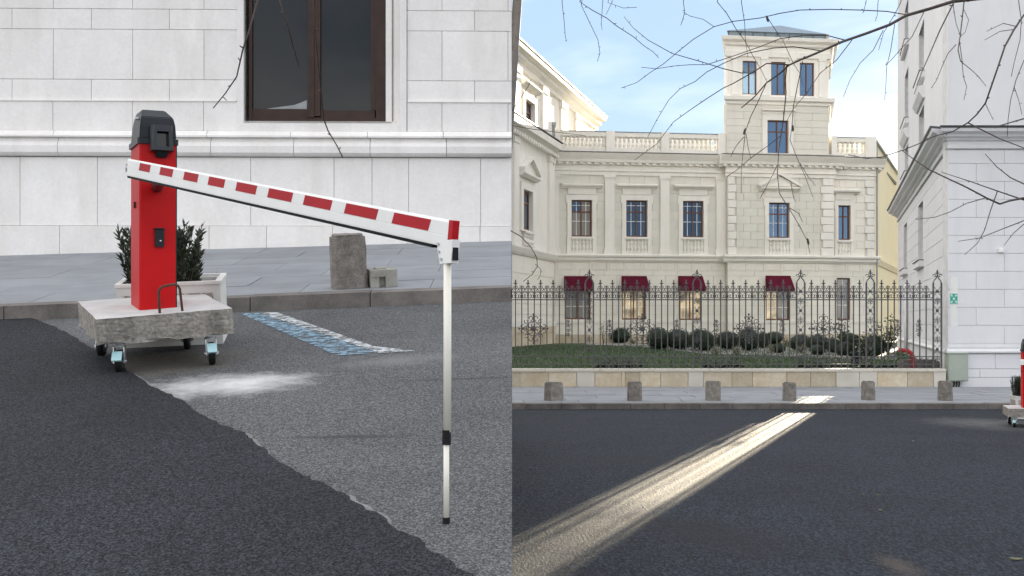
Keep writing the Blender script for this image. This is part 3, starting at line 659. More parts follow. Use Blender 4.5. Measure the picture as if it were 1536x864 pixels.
t.lathe([(.015, z0), (.0165, z0 + .002), (.0165, z0 + .02), (.015, z0 + .022), (.0165, z0 + .025), (.0165, z0 + .038), (.015, z0 + .04), (.0165, z0 + .042), (.0165, z1)], (foot.x + .001, foot.y, 0), 14); t.build('prop_clamp', 'black_rubber', post, I4)
t = MB(); t.lathe([(.0135, foot.z - .004), (.0135, pz(776))], (foot.x, foot.y, 0), 14); t.build('prop_foot', 'black_rubber', post, I4)

# planter behind the slab with its oleander
def planter(loc, Fp, label, group, bush_label, wdt=0.62, dep=0.52, h=0.44):
    p = tag(link('planter', None, None, Matrix.Translation(loc)), label, 'planter', group)
    t = MB(); th = .05
    # outer faces with sunk panels
    for (u0, u1, v0, v1) in ((0, wdt, 0, th), (0, wdt, dep - th, dep), (0, th, th + .0005, dep - th - .0005), (wdt - th, wdt, th + .0005, dep - th - .0005)):
        t.box(u0, u1, v0, v1, 0.0, h)
    body = t.build('box', 'planter_white', p, Fp)
    pn = MB(); pn.box(.05, wdt - .05, -.006, .001, .09, h - .06); pn.build('aggregate_panel', 'aggregate', body, Fp)
    pn = MB(); pn.box(-.006, .001, .05, dep - .05, .09, h - .06); pn.build('aggregate_panel', 'aggregate', body, Fp)
    fr = MB(); fr.box(-.008, wdt + .008, -.012, .03, h - .001, h + .02); fr.box(-.008, wdt + .008, dep - .03, dep + .012, h - .001, h + .02)
    fr.box(-.012, .03, .0305, dep - .0305, h - .0008, h + .0195); fr.box(wdt - .03, wdt + .012, .0305, dep - .0305, h - .0008, h + .0195); fr.build('rim', 'planter_white', p, Fp)
    so_ = MB(); so_.box(th, wdt - th, th, dep - th, h - .09, h - .05); so_.build('soil', 'soil', p, Fp)
    q = tag(link('oleander', None, None, Fp @ Matrix.Translation((wdt / 2, dep / 2, h - .05))), bush_label, 'shrub', group and 'shrubs in the planters')
    rnd = random.Random(int(loc[0] * 100)); st = MB(); lf = MB()
    for s in range(96):
        a = rnd.uniform(0, 2 * PI); tilt = rnd.uniform(0.02, 0.42); ln = rnd.uniform(.24, .47)
        x0, y0 = rnd.uniform(-.29, .18), rnd.uniform(-.15, .12); d = Vector((math.sin(tilt) * math.cos(a), math.sin(tilt) * math.sin(a), math.cos(tilt)))
        pts = [Vector((x0, y0, 0)) + d * ln * f + Vector((0, 0, -0.05 * f * f * tilt)) for f in (0, .35, .7, 1)]
        st.tube(pts, [.004, .0035, .003, .002], 4)
        for k in range(52):
            f = rnd.uniform(.08, 1.0); c = Vector((x0, y0, 0)) + d * ln * f
            la = rnd.uniform(0, 2 * PI); lt = rnd.uniform(.25, 1.1); ld = (d * math.cos(lt) + Vector((math.cos(la), math.sin(la), 0)) * math.sin(lt)).normalized()
            L_ = rnd.uniform(.04, .075); sd_ = ld.cross(Vector((rnd.uniform(-1, 1), rnd.uniform(-1, 1), rnd.uniform(-1, 1)))).normalized() * .0085
            lf.add([c, c + ld * L_ * .5 + sd_, c + ld * L_, c + ld * L_ * .5 - sd_], [(0, 1, 2, 3)])
    st.build('stems', 'bark', q, wm(q)); lf.build('foliage', 'oleander_leaf', q, wm(q))
    return p
pl0 = R(226, 522); FP1 = ramp_frame(Vector((pl0.x, pl0.y, rampz(pl0.x, pl0.y))) + Vector((-.215, .02, -.02)), math.radians(8))
planter(FP1 @ Vector((.35, .25, 0)), FP1, 'white concrete planter with pebbled panels behind the near barrier slab', 'concrete planters beside the barriers', 'leafy oleander growing in the planter behind the near barrier', 0.70)

# stone bollard and small concrete foot block on the sloping pavement
def stone_bollard(Fb, w, d, h, m, label, group, seed, chamfer=0.035, taper=0.02):
    bm = bmesh.new(); bmesh.ops.create_cube(bm, size=1)
    for v in bm.verts:
        k = 1 - taper * (v.co.z + .5); v.co = Vector((v.co.x * w * k, v.co.y * d * k, (v.co.z + .5) * h))
    vert = [e for e in bm.edges if abs(e.verts[0].co.z - e.verts[1].co.z) > h * .5]
    bmesh.ops.bevel(bm, geom=vert, offset=chamfer, segments=1, affect='EDGES')
    top = [e for e in bm.edges if min(e.verts[0].co.z, e.verts[1].co.z) > h * .99]
    bmesh.ops.bevel(bm, geom=top, offset=.02, segments=2, affect='EDGES')
    bmesh.ops.subdivide_edges(bm, edges=[e for e in bm.edges if e.calc_length() > .08], cuts=3, use_grid_fill=True)
    rnd = random.Random(seed)
    for v in bm.verts:
        if v.co.z > .01: v.co += Vector((rnd.uniform(-1, 1), rnd.uniform(-1, 1), rnd.uniform(-1, 1))) * .0035
    me = bpy.data.meshes.new('bollard'); bm.to_mesh(me); bm.free(); me.materials.append(M[m])
    return tag(link('stone_bollard', me, None, Fb), label, 'bollard', group)
sb = R(524, 431, UP); stone_bollard(ramp_frame(sb, math.radians(14)), .30, .24, .46, 'bollard', 'squat brown stone bollard on the pavement beside a small concrete foot block', None, 5)
M['foot_block'] = mat('foot_block', (0.34, 0.33, 0.29), 0.9, 0.15, 8, 0.4, 90)
fb = R(577, 431, UP); FB = ramp_frame(fb, math.radians(16))
fbt = tag(link('foot_block', None, None, FB), 'small grey concrete foot block with notches beside the brown stone bollard', 'concrete block')
fm_ = MB(); wdt, dep, h = .235, .22, .15
fm_.poly([(-wdt / 2, 0.01), (-.045, 0), (-.045, .05), (.012, .05), (.012, 0), (wdt / 2 - .01, 0), (wdt / 2, .01), (wdt / 2, dep), (-wdt / 2, dep)], 0.0, h * .62)
fm_.poly([(-wdt / 2, 0.01), (-wdt / 2 + .01, 0), (wdt / 2 - .01, 0), (wdt / 2, .01), (wdt / 2, dep), (-wdt / 2, dep)], h * .621, h)
fm_.build('block', 'foot_block', fbt, FB)
t = MB(); t.box(-.06, .03, .06, .16, h, h + .012); t.build('raised_lip', 'foot_block', fbt, FB)

# ================================================================== LEVEL YARD: kerb, pavement, bollards
PZ = 0.092; KY = G(1000, 614).y; FY = (EYE - PZ) * F / (580.3 - HY)
pr = MB(); pr.add([(-1.6, KY + .1, PZ - .02), (14, KY + .1, PZ - .02), (14, FY + .5, PZ - .02), (-1.6, FY + .5, PZ - .02)], [(0, 1, 2, 3)])
pro = tag(pr.build('pavement', 'paving_joint'), kind='structure')
nr = 7; ry = frange(KY + .30, FY + .02, nr)
for i in range(nr):
    x = -1.6 + (0.5 if i % 2 else 0)
    while x < 13:
        wd = random.choice((0.85, 0.95, 1.1))
        skewslab(pro, [(x, ry[i]), (x + wd, ry[i]), (x + wd, ry[i + 1]), (x, ry[i + 1])], lambda a, b: PZ, .05, 'paving', 'paving_slab', .005); x += wd
x = -1.6
while x < 13:
    wd = random.uniform(.56, .64); skewslab(pro, [(x, KY), (x + wd, KY), (x + wd, KY + .29), (x, KY + .29)], lambda a, b: PZ + .004, .12, 'kerb', 'kerbstone', .004); x += wd
bl = [(831, 24, 602, 'leaning reddish stone bollard with a worn face'), (953, 21, 602, 'grey stone bollard between the first and second ornate fence posts'), (1071, 20, 602, 'grey stone bollard just past the second ornate fence post'), (1186, 18, 602, 'stone bollard standing beside the patch of sunlight on the pavement'), (1304.5, 17, 601, 'slim stone bollard in line with the fourth ornate fence post'), (1421, 20, 602, 'stone bollard in front of the green utility cabinet')]
for i, (bx_, bw_, by_, lab) in enumerate(bl):
    g = G(bx_, by_ - 0.5, PZ); wd = bw_ * g.y / F * 1.02
    stone_bollard(frame((g.x, g.y + wd / 2, PZ), [.35, -.15, .05, -.02, .1, -.2][i]), wd, wd, 0.335 + .01 * (i % 3 - 1), 'bollard', lab or 'squat grey stone bollard standing on the pavement in front of the iron fence', 'stone bollards along the kerb', 20 + i, chamfer=wd * .12, taper=.06 if i == 0 else .02)
# lettuce-small litter: pale leaf scraps on the yard
for i, (x, y) in enumerate(((1318, 743), (1295, 742), (1320, 766), (1523, 840), (1370, 662))):
    g = G(x, y); t = MB(); s = .022 if i != 3 else .05
    pts = [(s * math.cos(a) * random.uniform(.6, 1.2), s * .6 * math.sin(a) * random.uniform(.6, 1.2), .004 + .010 * random.random()) for a in frange(0, 2 * PI, 7)[:-1]]
    t.add(pts + [(p[0] * .9, p[1] * .9, .001) for p in pts], [tuple(range(7)), tuple(range(13, 6, -1))] + [(k, 7 + k, 7 + (k + 1) % 7, (k + 1) % 7) for k in range(7)])
    tag(t.build('fallen_leaf', 'dry_leaf', None, frame((g.x, g.y, 0.001), i)), 'small pale fallen leaf lying on the dark asphalt', 'leaf', 'fallen leaves on the yard')

# ================================================================== GARDEN WALL AND IRON FENCE
FE_X1 = (1414 - CX) / F * FY
gw = thing('garden_wall', (0, FY, PZ), 'low pale stone wall carrying the iron fence', 'wall')
WT = P(1100, 553.3, FY).z; FG = frame((0, FY, 0), 0)
box('wall_core', gw, FG, -1.6, (1419 - CX) / F * FY - .01, .03, .40, PZ - .05, WT - .06, 'limestone_pale')
jx = [-20, 0, 12, 55, 97, 124, 164, 170, 192, 223, 264, 287, 330, 361, 412, 448, 486, 521, 548, 593, 632, 651]
pale = {3, 4, 11, 17, 20}
for i in range(len(jx) - 1):
    a, b = jx[i] / F * FY, jx[i + 1] / F * FY
    m_ = 'limestone_pale' if (i in (4, 10, 16, 20, 17)) else 'sandstone'
    ft = 0.0 if m_ == 'sandstone' else -.012
    box('wall_stone', gw, FG, a + .004, b - .004, ft, .05, PZ, WT - .06, m_, .004)
xa = -1.6
while xa < (1419 - CX) / F * FY - .1:
    xb = min(xa + 1.15, (1419 - CX) / F * FY); box('coping_stone', gw, FG, xa + .002, xb - .002, -.03, .43, WT - .0595, WT, 'limestone_pale', .006); xa = xb
fe = thing('iron_fence', (0, FY + .2, WT), 'dark wrought iron garden fence with scrolls, spikes and ornate posts', 'fence')
FI = frame((0, FY + .2, 0), 0); FYI = FY + .2
def fx(px): return (px - CX) / F * FYI
def fzz(py): return EYE + (HY - py) / F * FYI
zr = [fzz(438), fzz(449.6), fzz(535), fzz(546.5)]
posts = [884, 1045.5, 1201, 1305.5, 1406]; pw2 = 7.2
xsr = [fx(745)] + sum([[fx(p - pw2), fx(p + pw2)] for p in posts], [])[:-1]
# rails per bay
for a, b in zip(xsr[0::2], xsr[1::2]):
    for z in zr: box('rail', fe, FI, a, b, -.02, .02, z - .011, z + .011, 'iron')
# shared meshes
tb = MB(); tb.box(-.011, .011, -.011, .011, WT, fzz(427))
short_me = MB().box(-.011, .011, -.011, .011, WT + .001, fzz(428.5)).mesh('iron')
tm = MB(); tm.box(-.011, .011, -.011, .011, WT + .001, fzz(427)); zf_ = fzz(427)
tm.lathe([(.012, zf_), (.026, zf_ + .02), (.03, zf_ + .03), (.013, zf_ + .05), (.012, zf_ + .06), (.02, zf_ + .075), (.002, zf_ + .11)], n=6)
tm.box(-.042, .042, -.008, .008, zf_ + .02, zf_ + .036)
tall_me = tm.mesh('iron')
sc = MB(); zc_ = (zr[0] + zr[1]) / 2; hr = (zr[0] - zr[1]) / 2 - .012
for s in (-1, 1):
    sc.arc(s * .031, zc_ + .0, hr * .86, .0075, PI / 2 if s > 0 else PI / 2, PI / 2 - s * 1.9 * PI, 12, 4, spiral=.55)
scroll_me = sc.mesh('iron')
to = MB(); zt_ = zr[0] + .012
for s in (-1, 1):
    to.arc(s * .036, zt_ + .05, .032, .0065, -PI / 2, -PI / 2 + s * 1.7 * PI, 10, 4, spiral=.6)
    to.arc(s * .022, zt_ + .10, .02, .006, -PI / 2, -PI / 2 + s * 1.5 * PI, 8, 4, spiral=.5)
top_me = to.mesh('iron')
rs = MB(); rs.lathe([(.004, -.028), (.036, -.012), (.036, .012), (.004, .028)], n=8)
ros_me = rs.mesh('iron')
def fbar(name, me, x, par=fe): return link(name, me, par, Matrix.Translation((x, FYI, 0)))
k = 0
bounds = [(745, posts[0] - pw2)] + [(posts[i] + pw2, posts[i + 1] - pw2) for i in range(4)]
for (a, b) in bounds:
    nb = max(2, round((b - a) / 9.3)); st = (b - a) / nb
    for i in range(1, nb):
        x = fx(a + st * i); br = fbar('fence_bar', tall_me if (i % 2) else short_me, x)
        fbar('top_scroll', top_me, x, br)
        if i % 2 == 0: link('rosette', ros_me, br, Matrix.Translation((x, FYI - .012, zc_)) @ Matrix.Rotation(PI / 2, 4, 'X'))
    for i in range(nb): fbar('rail_scroll', scroll_me, fx(a + st * (i + .5)))
    k += 1
# lower scroll row in the bays that show it
for (a, b) in ((893, 968), (1052, 1108), (1216, 1296), (1372, 1398)):
    n_ = round((b - a) / 9.3)
    lo = MB(); zc2 = (zr[2] + zr[3]) / 2
    for i in range(n_):
        x = fx(a + 9.3 * (i + .5))
        for s in (-1, 1): lo.arc(x + s * .03, zc2, .05, .0075, PI / 2, PI / 2 - s * 1.9 * PI, 10, 4, spiral=.55)
        lo.box(x + .045, x + .085, -.014, .014, zc2 - .02, zc2 + .02)
    lo.build('lower_scrolls', 'iron', fe, FI)
# ornate posts
def ornate_post(px):
    x = fx(px); hw_ = pw2 / F * FYI; z0, z1 = WT, fzz(424)
    par = MB(); par.box(-hw_, -hw_ + .032, -.016, .016, z0, z1); par.box(hw_ - .032, hw_, -.016, .016, z0, z1)
    ztop = fzz(424)
    for s in (-1, 1):
        par.tube([(s * (hw_ - .016), 0, z1 - .005), (s * (hw_ - .016) * .75, 0, z1 + .05), (s * .02, 0, z1 + .10), (s * .012, 0, z1 + .14)], .013, 5)
        par.arc(s * .06, z1 + .145, .038, .009, PI if s < 0 else 0, (PI if s < 0 else 0) + s * 1.6 * PI, 10, 4, spiral=.5)
    for z in zr: par.box(-hw_ + .032, hw_ - .032, -.012, .012, z - .009, z + .009)
    p = par.build('ornate_post', 'iron', fe, Matrix.Translation((x, FYI, 0)))
    fn = MB(); fn.lathe([(.014, z1 + .12), (.014, z1 + .18), (.03, z1 + .195), (.014, z1 + .21), (.024, z1 + .235), (.002, z1 + .29)], n=6); fn.box(-.045, .045, -.008, .008, z1 + .195, z1 + .212)
    fn.build('finial', 'iron', p, Matrix.Translation((x, FYI, 0)))
    orn = MB(); zz = zr[3] + .03; stp = .205; i = 0
    while zz < z1 - .1:
        if i % 2 == 0:
            for s in (-1, 1): orn.arc(s * .032, zz + .05, .032, .007, 0, 2 * PI * .85, 8, 4, spiral=.5); orn.arc(s * .03, zz + .12, .03, .007, PI, PI + 2 * PI * .85, 8, 4, spiral=.5)
            orn.tube([(0, 0, zz), (0, 0, zz + .17)], .006, 4)
        else:
            for s in (-1, 1):
                orn.tube([(s * .06, 0, zz), (0, 0, zz + .085), (s * .06, 0, zz + .17)], .0065, 4)
            orn.lathe([(.004, -.035), (.034, -.012), (.034, .012), (.004, .035)], (0, 0, zz + .085), 6)
        zz += stp; i += 1
    orn.build('post_ornament', 'iron', p, Matrix.Translation((x, FYI, 0)))
for p_ in posts: ornate_post(p_)
# large rosette ornaments and small motifs hung between the bars
def rosette(px, pyc=493, R0=.15, full=True):
    o = MB(); x, z = fx(px), fzz(pyc)
    o.lathe([(.005, -.05), (.05, -.02), (.05, .02), (.005, .05)], (0, 0, 0), 8)
    o.arc(0, 0, R0, .009, 0, 2 * PI, 24, 4)
    for k in range(8):
        a = 2 * PI * k / 8; o.arc(.085 * math.cos(a), .085 * math.sin(a), .045, .007, a, a + 1.7 * PI, 9, 4, spiral=.5)
    for k in range(4):
        a = PI / 2 * k; c = (R0 + .075); cx_, cz_ = c * math.cos(a), c * math.sin(a)
        for s in (-1, 1):
            dx, dz = -math.sin(a) * s * .06, math.cos(a) * s * .06
            o.arc(cx_ + dx, cz_ + dz, .055, .008, a + PI, a + PI + s * 1.7 * PI, 10, 4, spiral=.55)
        o.tube([(R0 * math.cos(a), 0, R0 * math.sin(a)), ((R0 + .16) * math.cos(a), 0, (R0 + .16) * math.sin(a))], .008, 4)
        o.lathe([(.003, -.03), (.028, 0), (.003, .03)], ((R0 + .15) * math.cos(a), 0, (R0 + .15) * math.sin(a)), 5)
    for k in range(4):
        a = PI / 4 + PI / 2 * k; o.arc((R0 + .06) * math.cos(a), (R0 + .06) * math.sin(a), .05, .008, a, a + 1.7 * PI, 9, 4, spiral=.5)
    o.build('rosette_ornament', 'iron', fe, Matrix.Translation((x, FYI - .016, z)))
for p_ in (800, 963, 1123, 1235): rosette(p_)
def motif(px, pyc=492):
    o = MB()
    for s in (-1, 1):
        for q in (-1, 1):
            o.arc(s * .035, q * .06, .03, .007, 0, 1.8 * PI, 8, 4, spiral=.5)
            o.arc(s * .025, q * .125, .02, .006, 0, 1.8 * PI, 7, 4, spiral=.4)
    o.arc(0, 0, .045, .008, 0, 2 * PI, 10, 4); o.tube([(0, 0, -.19), (0, 0, .19)], .007, 4); o.box(-.04, .04, -.006, .006, -.165, -.15); o.box(-.04, .04, -.006, .006, .15, .165)
    o.build('scroll_motif', 'iron', fe, Matrix.Translation((fx(px), FYI - .016, fzz(pyc))))
for p_ in (852, 914, 1015, 1074, 1173, 1346, 1378): motif(p_)

# ================================================================== GARDEN
LZ = WT - .09
def lawnz(x, y): return LZ
mb = MB(); mb.add([(-3.5, FY + .38, LZ), (17, FY + .38, LZ), (17, 50, LZ), (19.2, 66, LZ), (19.2, 70, LZ), (-3.5, 70, LZ)], [(0, 1, 2, 3, 4, 5)])
tag(mb.build('lawn', 'lawn'), kind='structure')
def LG(px, py): return G(px, py, LZ)
# planting bed: a raised curved strip of pale gravel
bed = [(880, 517), (960, 520), (1060, 531), (1150, 533), (1230, 537), (1345, 540), (1345, 522), (1250, 520), (1150, 521), (1060, 519), (960, 515.5), (880, 514.8)]
mb = MB(); q = [LG(*p) for p in bed]; mb.add([(p.x, p.y, LZ + .006) for p in q], [tuple(range(len(q)))]); tag(mb.build('planting_bed', 'gravel_bed'), kind='structure')
# grass
mb = MB(); rnd = random.Random(11)
for i in range(26000):
    y = FY + .5 + (rnd.random() ** 1.6) * 30; x = rnd.uniform(-.6, min(.31 * y, 13)); h = rnd.uniform(.03, .075); a = rnd.uniform(0, PI); dx, dy = math.cos(a) * .012, math.sin(a) * .012
    mb.add([(x - dx, y - dy, LZ), (x + dx, y + dy, LZ), (x + rnd.uniform(-.03, .03), y + rnd.uniform(-.03, .03), LZ + h)], [(0, 1, 2)])
tag(mb.build('grass', 'grass_blade'), 'short green grass of the lawn behind the fence', 'grass', kind='stuff')
# clipped box balls
def ball_mesh(seed, n=1500):
    rnd = random.Random(seed); t = MB()
    bm = bmesh.new(); bmesh.ops.create_icosphere(bm, subdivisions=3, radius=.86)
    lump = [(Vector((rnd.uniform(-1, 1), rnd.uniform(-1, 1), rnd.uniform(-.3, 1))).normalized(), rnd.uniform(-.10, .08)) for _ in range(9)]
    def lf_(d): return 1 + sum(a * max(0, d.dot(q) - .55) / .45 for q, a in lump)
    for v in bm.verts: v.co *= (1 + rnd.uniform(-.03, .03)) * lf_(v.co.normalized())
    t.add([tuple(v.co) for v in bm.verts], [tuple(v.index for v in f.verts) for f in bm.faces]); bm.free()
    for i in range(n):
        z = rnd.uniform(-.9, 1); a = rnd.uniform(0, 2 * PI); r = math.sqrt(max(0, 1 - z * z)); d = Vector((r * math.cos(a), r * math.sin(a), z))
        c = d * rnd.uniform(.84, 1.03) * lf_(d); u = d.cross(Vector((rnd.uniform(-1, 1), rnd.uniform(-1, 1), rnd.uniform(-1, 1)))).normalized(); v = (d.cross(u) * .6 + d * rnd.uniform(-.4, .8)).normalized(); s = rnd.uniform(.045, .10)
        t.add([c - u * s * .5, c + v * s, c + u * s * .5, c - v * s * .6], [(0, 1, 2, 3)])
    return t.mesh('box_leaf')
balls = [ball_mesh(s) for s in range(3)]
bush = [(902, 888, 915, 497, 515, 'low dark clipped box bush at the far end of the row by the ornate post'), (931, 918, 945, 494, 516, 'box bush standing between the low far bush and the second rosette ornament'), (961, 948, 973, 491, 515, 'box bush behind the second rosette ornament of the fence'), (990, 973, 1007, 494, 526, 'broad dark box bush next after the second rosette ornament along the bed'), (1019, 1001, 1037, 496, 526, 'round box bush between the broad dark bush and the second ornate post'), (1055, 1036, 1076, 497, 528, 'wide clipped box bush behind the second ornate fence post'),
        (1093, 1078, 1108, 499, 526, 'box bush between the second ornate post and the third rosette ornament'), (1126, 1110, 1143, 495, 528, 'tall round box bush under the third rosette ornament'), (1146, 1138, 1154, 500, 524, 'narrow box bush tucked beside the tall bush under the third rosette'), (1162, 1150, 1175, 499, 518, 'box bush standing behind the small ball and the dry tufts'), (1169, 1160, 1178, 517, 531, 'small clipped box ball beside pale dry tufts'), (1201, 1186, 1216, 504, 527, 'rounded box bush behind the third ornate fence post'), (1229, 1213, 1244, 504, 528, 'rounded box bush behind the fourth rosette ornament of the fence'),
        (1228, 1218, 1239, 519, 534, 'small low box ball in front of the bush at the fourth rosette'), (1252, 1242, 1263, 509, 531, 'box bush between the fourth rosette and the leafy rose'), (1276, 1262, 1290, 502, 530, 'box bush behind the leafy rose under the narrow window'), (1270, 1257, 1284, 514, 536, 'low box bush in front of the leafy rose'), (1313, 1298, 1330, 505, 537, 'dark box bush in front of the sprawling rose by the corner')]
for i, (cx_, x0, x1, y0, y1, lab) in enumerate(bush):
    g = LG(cx_, y1 - 1.0); rx = (x1 - x0) / 2 * g.y / F * 1.22; rz = (y1 - y0) / 2 * g.y / F * 1.13
    mtx = Matrix.Translation((g.x, g.y + rx * .5, LZ + rz * .93)) @ Matrix.Rotation(i * 1.3, 4, 'Z') @ Matrix.Diagonal((rx, rx, rz, 1))
    tag(link('box_bush', balls[i % 3], None, mtx), lab or 'dark green clipped box ball in the bed behind the fence', 'shrub', 'clipped box bushes in the garden bed')
def loose(px, py, wpx, hpx, m, label, name, seed, n=260, ls=.045, group=None, cat='shrub'):
    g = LG(px, py); wd = wpx * g.y / F / 2; ht = hpx * g.y / F; rnd = random.Random(seed)
    o = tag(link(name, None, None, Matrix.Translation((g.x, g.y, LZ))), label, cat, group); st, lf = MB(), MB(); ns = max(5, n // 24)
    for s in range(ns):
        a = rnd.uniform(0, 2 * PI); e = Vector((math.cos(a) * wd * rnd.uniform(.2, 1), math.sin(a) * wd * rnd.uniform(.2, 1), ht * rnd.uniform(.55, 1)))
        pts = [Vector((0, 0, 0)), e * .35 + Vector((0, 0, ht * .12)), e * .7 + Vector((0, 0, ht * .08)), e]; st.tube(pts, [.012, .009, .007, .004], 4)
        for k in range(n // ns):
            f = rnd.uniform(.25, 1.05); c = e * f + Vector((rnd.gauss(0, .07), rnd.gauss(0, .07), rnd.gauss(0, .06) + .05 * ht)); u = Vector((rnd.uniform(-1, 1), rnd.uniform(-1, 1), rnd.uniform(-1, 1))).normalized(); v = u.cross(Vector((rnd.uniform(-1, 1), rnd.uniform(-1, 1), rnd.uniform(-1, 1)))).normalized(); q = ls * rnd.uniform(.6, 1.3)
            if c.z < .01: c.z = .02
            lf.add([c - u * q, c + v * q * .6, c + u * q, c - v * q * .6], [(0, 1, 2, 3)])
    st.build('stems', 'bark', o, wm(o)); lf.build('foliage', m, o, wm(o)); return o
loose(1264, 530, 34, 52, 'rose_leaf', 'leafy rose growing in front of the narrow ground floor window', 'rose_bush', 3, 330, .042)
loose(1332, 536, 46, 58, 'rose_leaf', 'sprawling light green rose against the pale corner of the palace', 'rose_bush', 4, 420, .040)
loose(1298, 540, 30, 36, 'rose_leaf', 'bushy green plant with yellowish leaves beside the fourth ornate post', 'leafy_shrub', 6, 300, .045)
loose(1286, 546, 34, 22, 'box_leaf', 'low dark green ground shrub behind the lower fence rails', 'low_shrub', 8, 260, .04)
loose(905, 518, 20, 34, 'rose_leaf', 'thin bare rose with few leaves beside the first ornate post', 'rose_bush', 9, 60, .035)
for i, (x, y, wx, hx) in enumerate(((950, 517, 22, 10), (1157, 530, 14, 14), (1178, 520, 14, 12), (1202, 530, 12, 14), (1075, 531, 16, 8), (1105, 532, 14, 9))):
    loose(x, y, wx, hx, 'dry_leaf', 'pale dry tuft of ornamental grass among the box balls', 'dry_tuft', 30 + i, 160, .03, 'dry tufts in the garden bed', 'plant')
# low hedge strip of ground cover right behind the wall
mb = MB(); rnd = random.Random(5)
for (p0, p1, dens) in ((893, 965, 420), (1052, 1115, 380), (1195, 1345, 700)):
    for i in range(dens):
        px = rnd.uniform(p0, p1); y = FY + rnd.uniform(.9, 2.0); x = (px - CX) / F * y; c = Vector((x, y, LZ + rnd.uniform(.0, .14))); u = Vector((rnd.uniform(-1, 1), rnd.uniform(-1, 1), rnd.uniform(-1, 1))).normalized(); v = u.cross(Vector((0, .3, 1))).normalized(); q = rnd.uniform(.02, .045)
        mb.add([c - u * q, c + v * q, c + u * q, c - v * q], [(0, 1, 2, 3)])
tag(mb.build('ground_cover', 'box_leaf'), 'dark low ground cover along the foot of the iron fence', 'ground cover', kind='stuff')
# concrete block and red pipe behind the fence by the corner building
g = LG(1340, 552); tb_ = tag(link('concrete_plinth', None, None, Matrix.Translation((g.x, FY + 1.0, LZ))), 'grey concrete block behind the fence beside the bent red pipe', 'concrete block')
t = MB(); t.box(-.42, .38, -.2, .25, 0, .22); t.build('block', 'kerb', tb_, wm(tb_)); t = MB(); t.box(-.36, .32, -.15, .2, .22, .26); t.build('lid', 'kerb', tb_, wm(tb_))
yq = FY + .62
def pp(px, py): return P(px, py, yq)
rp_ = tag(link('red_pipe', None, None, Matrix.Translation((pp(1370, 553).x, yq, LZ))), 'bent red drain pipe standing behind the fence', 'pipe')
t = MB(); t.tube([(pp(1370, 552).x, yq, LZ - .02), pp(1370, 545), pp(1369.5, 536), pp(1367, 530), pp(1362, 526.5), pp(1356, 525.5), pp(1351, 525.5)], .048, 12); t.build('pipe_bend', 'pipe_red', rp_, I4, True)
t = MB(); t.tube([pp(1351.5, 525.5), pp(1349, 525.5)], .056, 12); t.build('pipe_collar', 'pipe_red', rp_, I4, True)

# ================================================================== PALACE
WS0 = (1246 - CX) / F
FS = 0.167; TH_ = math.atan(FS); cT, sT = math.cos(TH_), math.sin(TH_)
PY0 = 64.0; PX0 = (832 - CX) / F * PY0
FP = frame((PX0, PY0, 0), TH_)
def fu(px, v=0.0):
    r = (px - CX) / F; x0, y0 = PX0 - v * sT, PY0 + v * cT
    return (r * y0 - x0) / (cT - r * sT)
def fz(py, px=870, v=0.0): Y = PY0 + fu(px, v) * sT + v * cT; return EYE + (HY - py) * Y / F
pal = tag(link('palace', None, None, FP), 'cream palace with a square tower, roof balustrade and wine red awnings', 'building')
U0, UT0, UT1, U1 = 0.0, fu(1088), fu(1246), fu(1312)
PV = -0.35                      # projection of the tower bay
LV = dict(rt=196.5, rb=204, bb=222, pb=228.5, c1=232, c2=239, c3=243.5, d=247, a1=257, a2=262, cap=268, base=372, b0=381, b1=392.5, p0=394.5, p1=405.5, j1=413, wt=482, gr=516)
Z = {k: fz(v) for k, v in LV.items()}
Z['gr'] = LZ - .05
# windows: (px0, px1, z0, z1)
up = [(857, 888, 300, 355), (939, 971, 300.5, 355.5), (1024, 1055, 301.5, 356)]
def hole(px0, px1, py0, py1, pr, v=0.0): return (fu(px0, v), fu(px1, v), fz(py1, pr, v), fz(py0, pr, v))
H_up = [hole(a, b, c, d, (a + b) / 2) for a, b, c, d in up]
gd = [(847, 886, 425, 479), (933, 969, 425, 479.5), (1018, 1053, 426, 480)]
H_gd = [hole(a, b, c, d, (a + b) / 2) for a, b, c, d in gd]
H_tu = [hole(1153, 1184, 304, 357, 1168, PV)]; H_tg = [hole(1149, 1184.5, 427, 480.5, 1168, PV)]
H_ru = [hole(1257, 1275.5, 308, 360, 1266)]; H_rg = [hole(1255, 1275.5, 417, 480.5, 1266)]
# wall cores
core('wall_core', pal, FP, U0, UT0, Z['gr'], Z['rt'] - .9, .035, .45, 'stucco_core', H_up + H_gd)
core('wall_core', pal, FP, UT0, UT1, Z['gr'], Z['rt'] - .9, PV + .035, PV + .45, 'stucco_core', H_tu + H_tg)
core('wall_core', pal, FP, UT1, U1 - .002, Z['gr'], Z['rt'] - .9, .035, .45, 'stucco_core', H_ru + H_rg)
mb = MB(); SS = (22.15 - 18.2) / 10.6
# body behind: left part, right flank running back
fl = FP.inverted() @ Vector((PX0 + U1 * cT + 13.4 * .363, PY0 + U1 * sT + 13.4, 0))
mb.poly([(U0 + .01, .451), (U1 - .02, .451), (fl.x, fl.y), (fl.x - 12, fl.y + 2), (U0 + .01, 14)], Z['gr'], Z['rb'] - .75); mb.build('rear_block', 'stucco_yellow_glow', pal, FP)
mb = MB(); mb.poly([(U0 + .01, .2), (U1 - .02, .2), (fl.x + .1, fl.y), (fl.x - 12, fl.y + 2), (U0 + .01, 14)], Z['rb'] - .749, Z['rb'] - .6); mb.build('roof', 'lead', pal, FP)
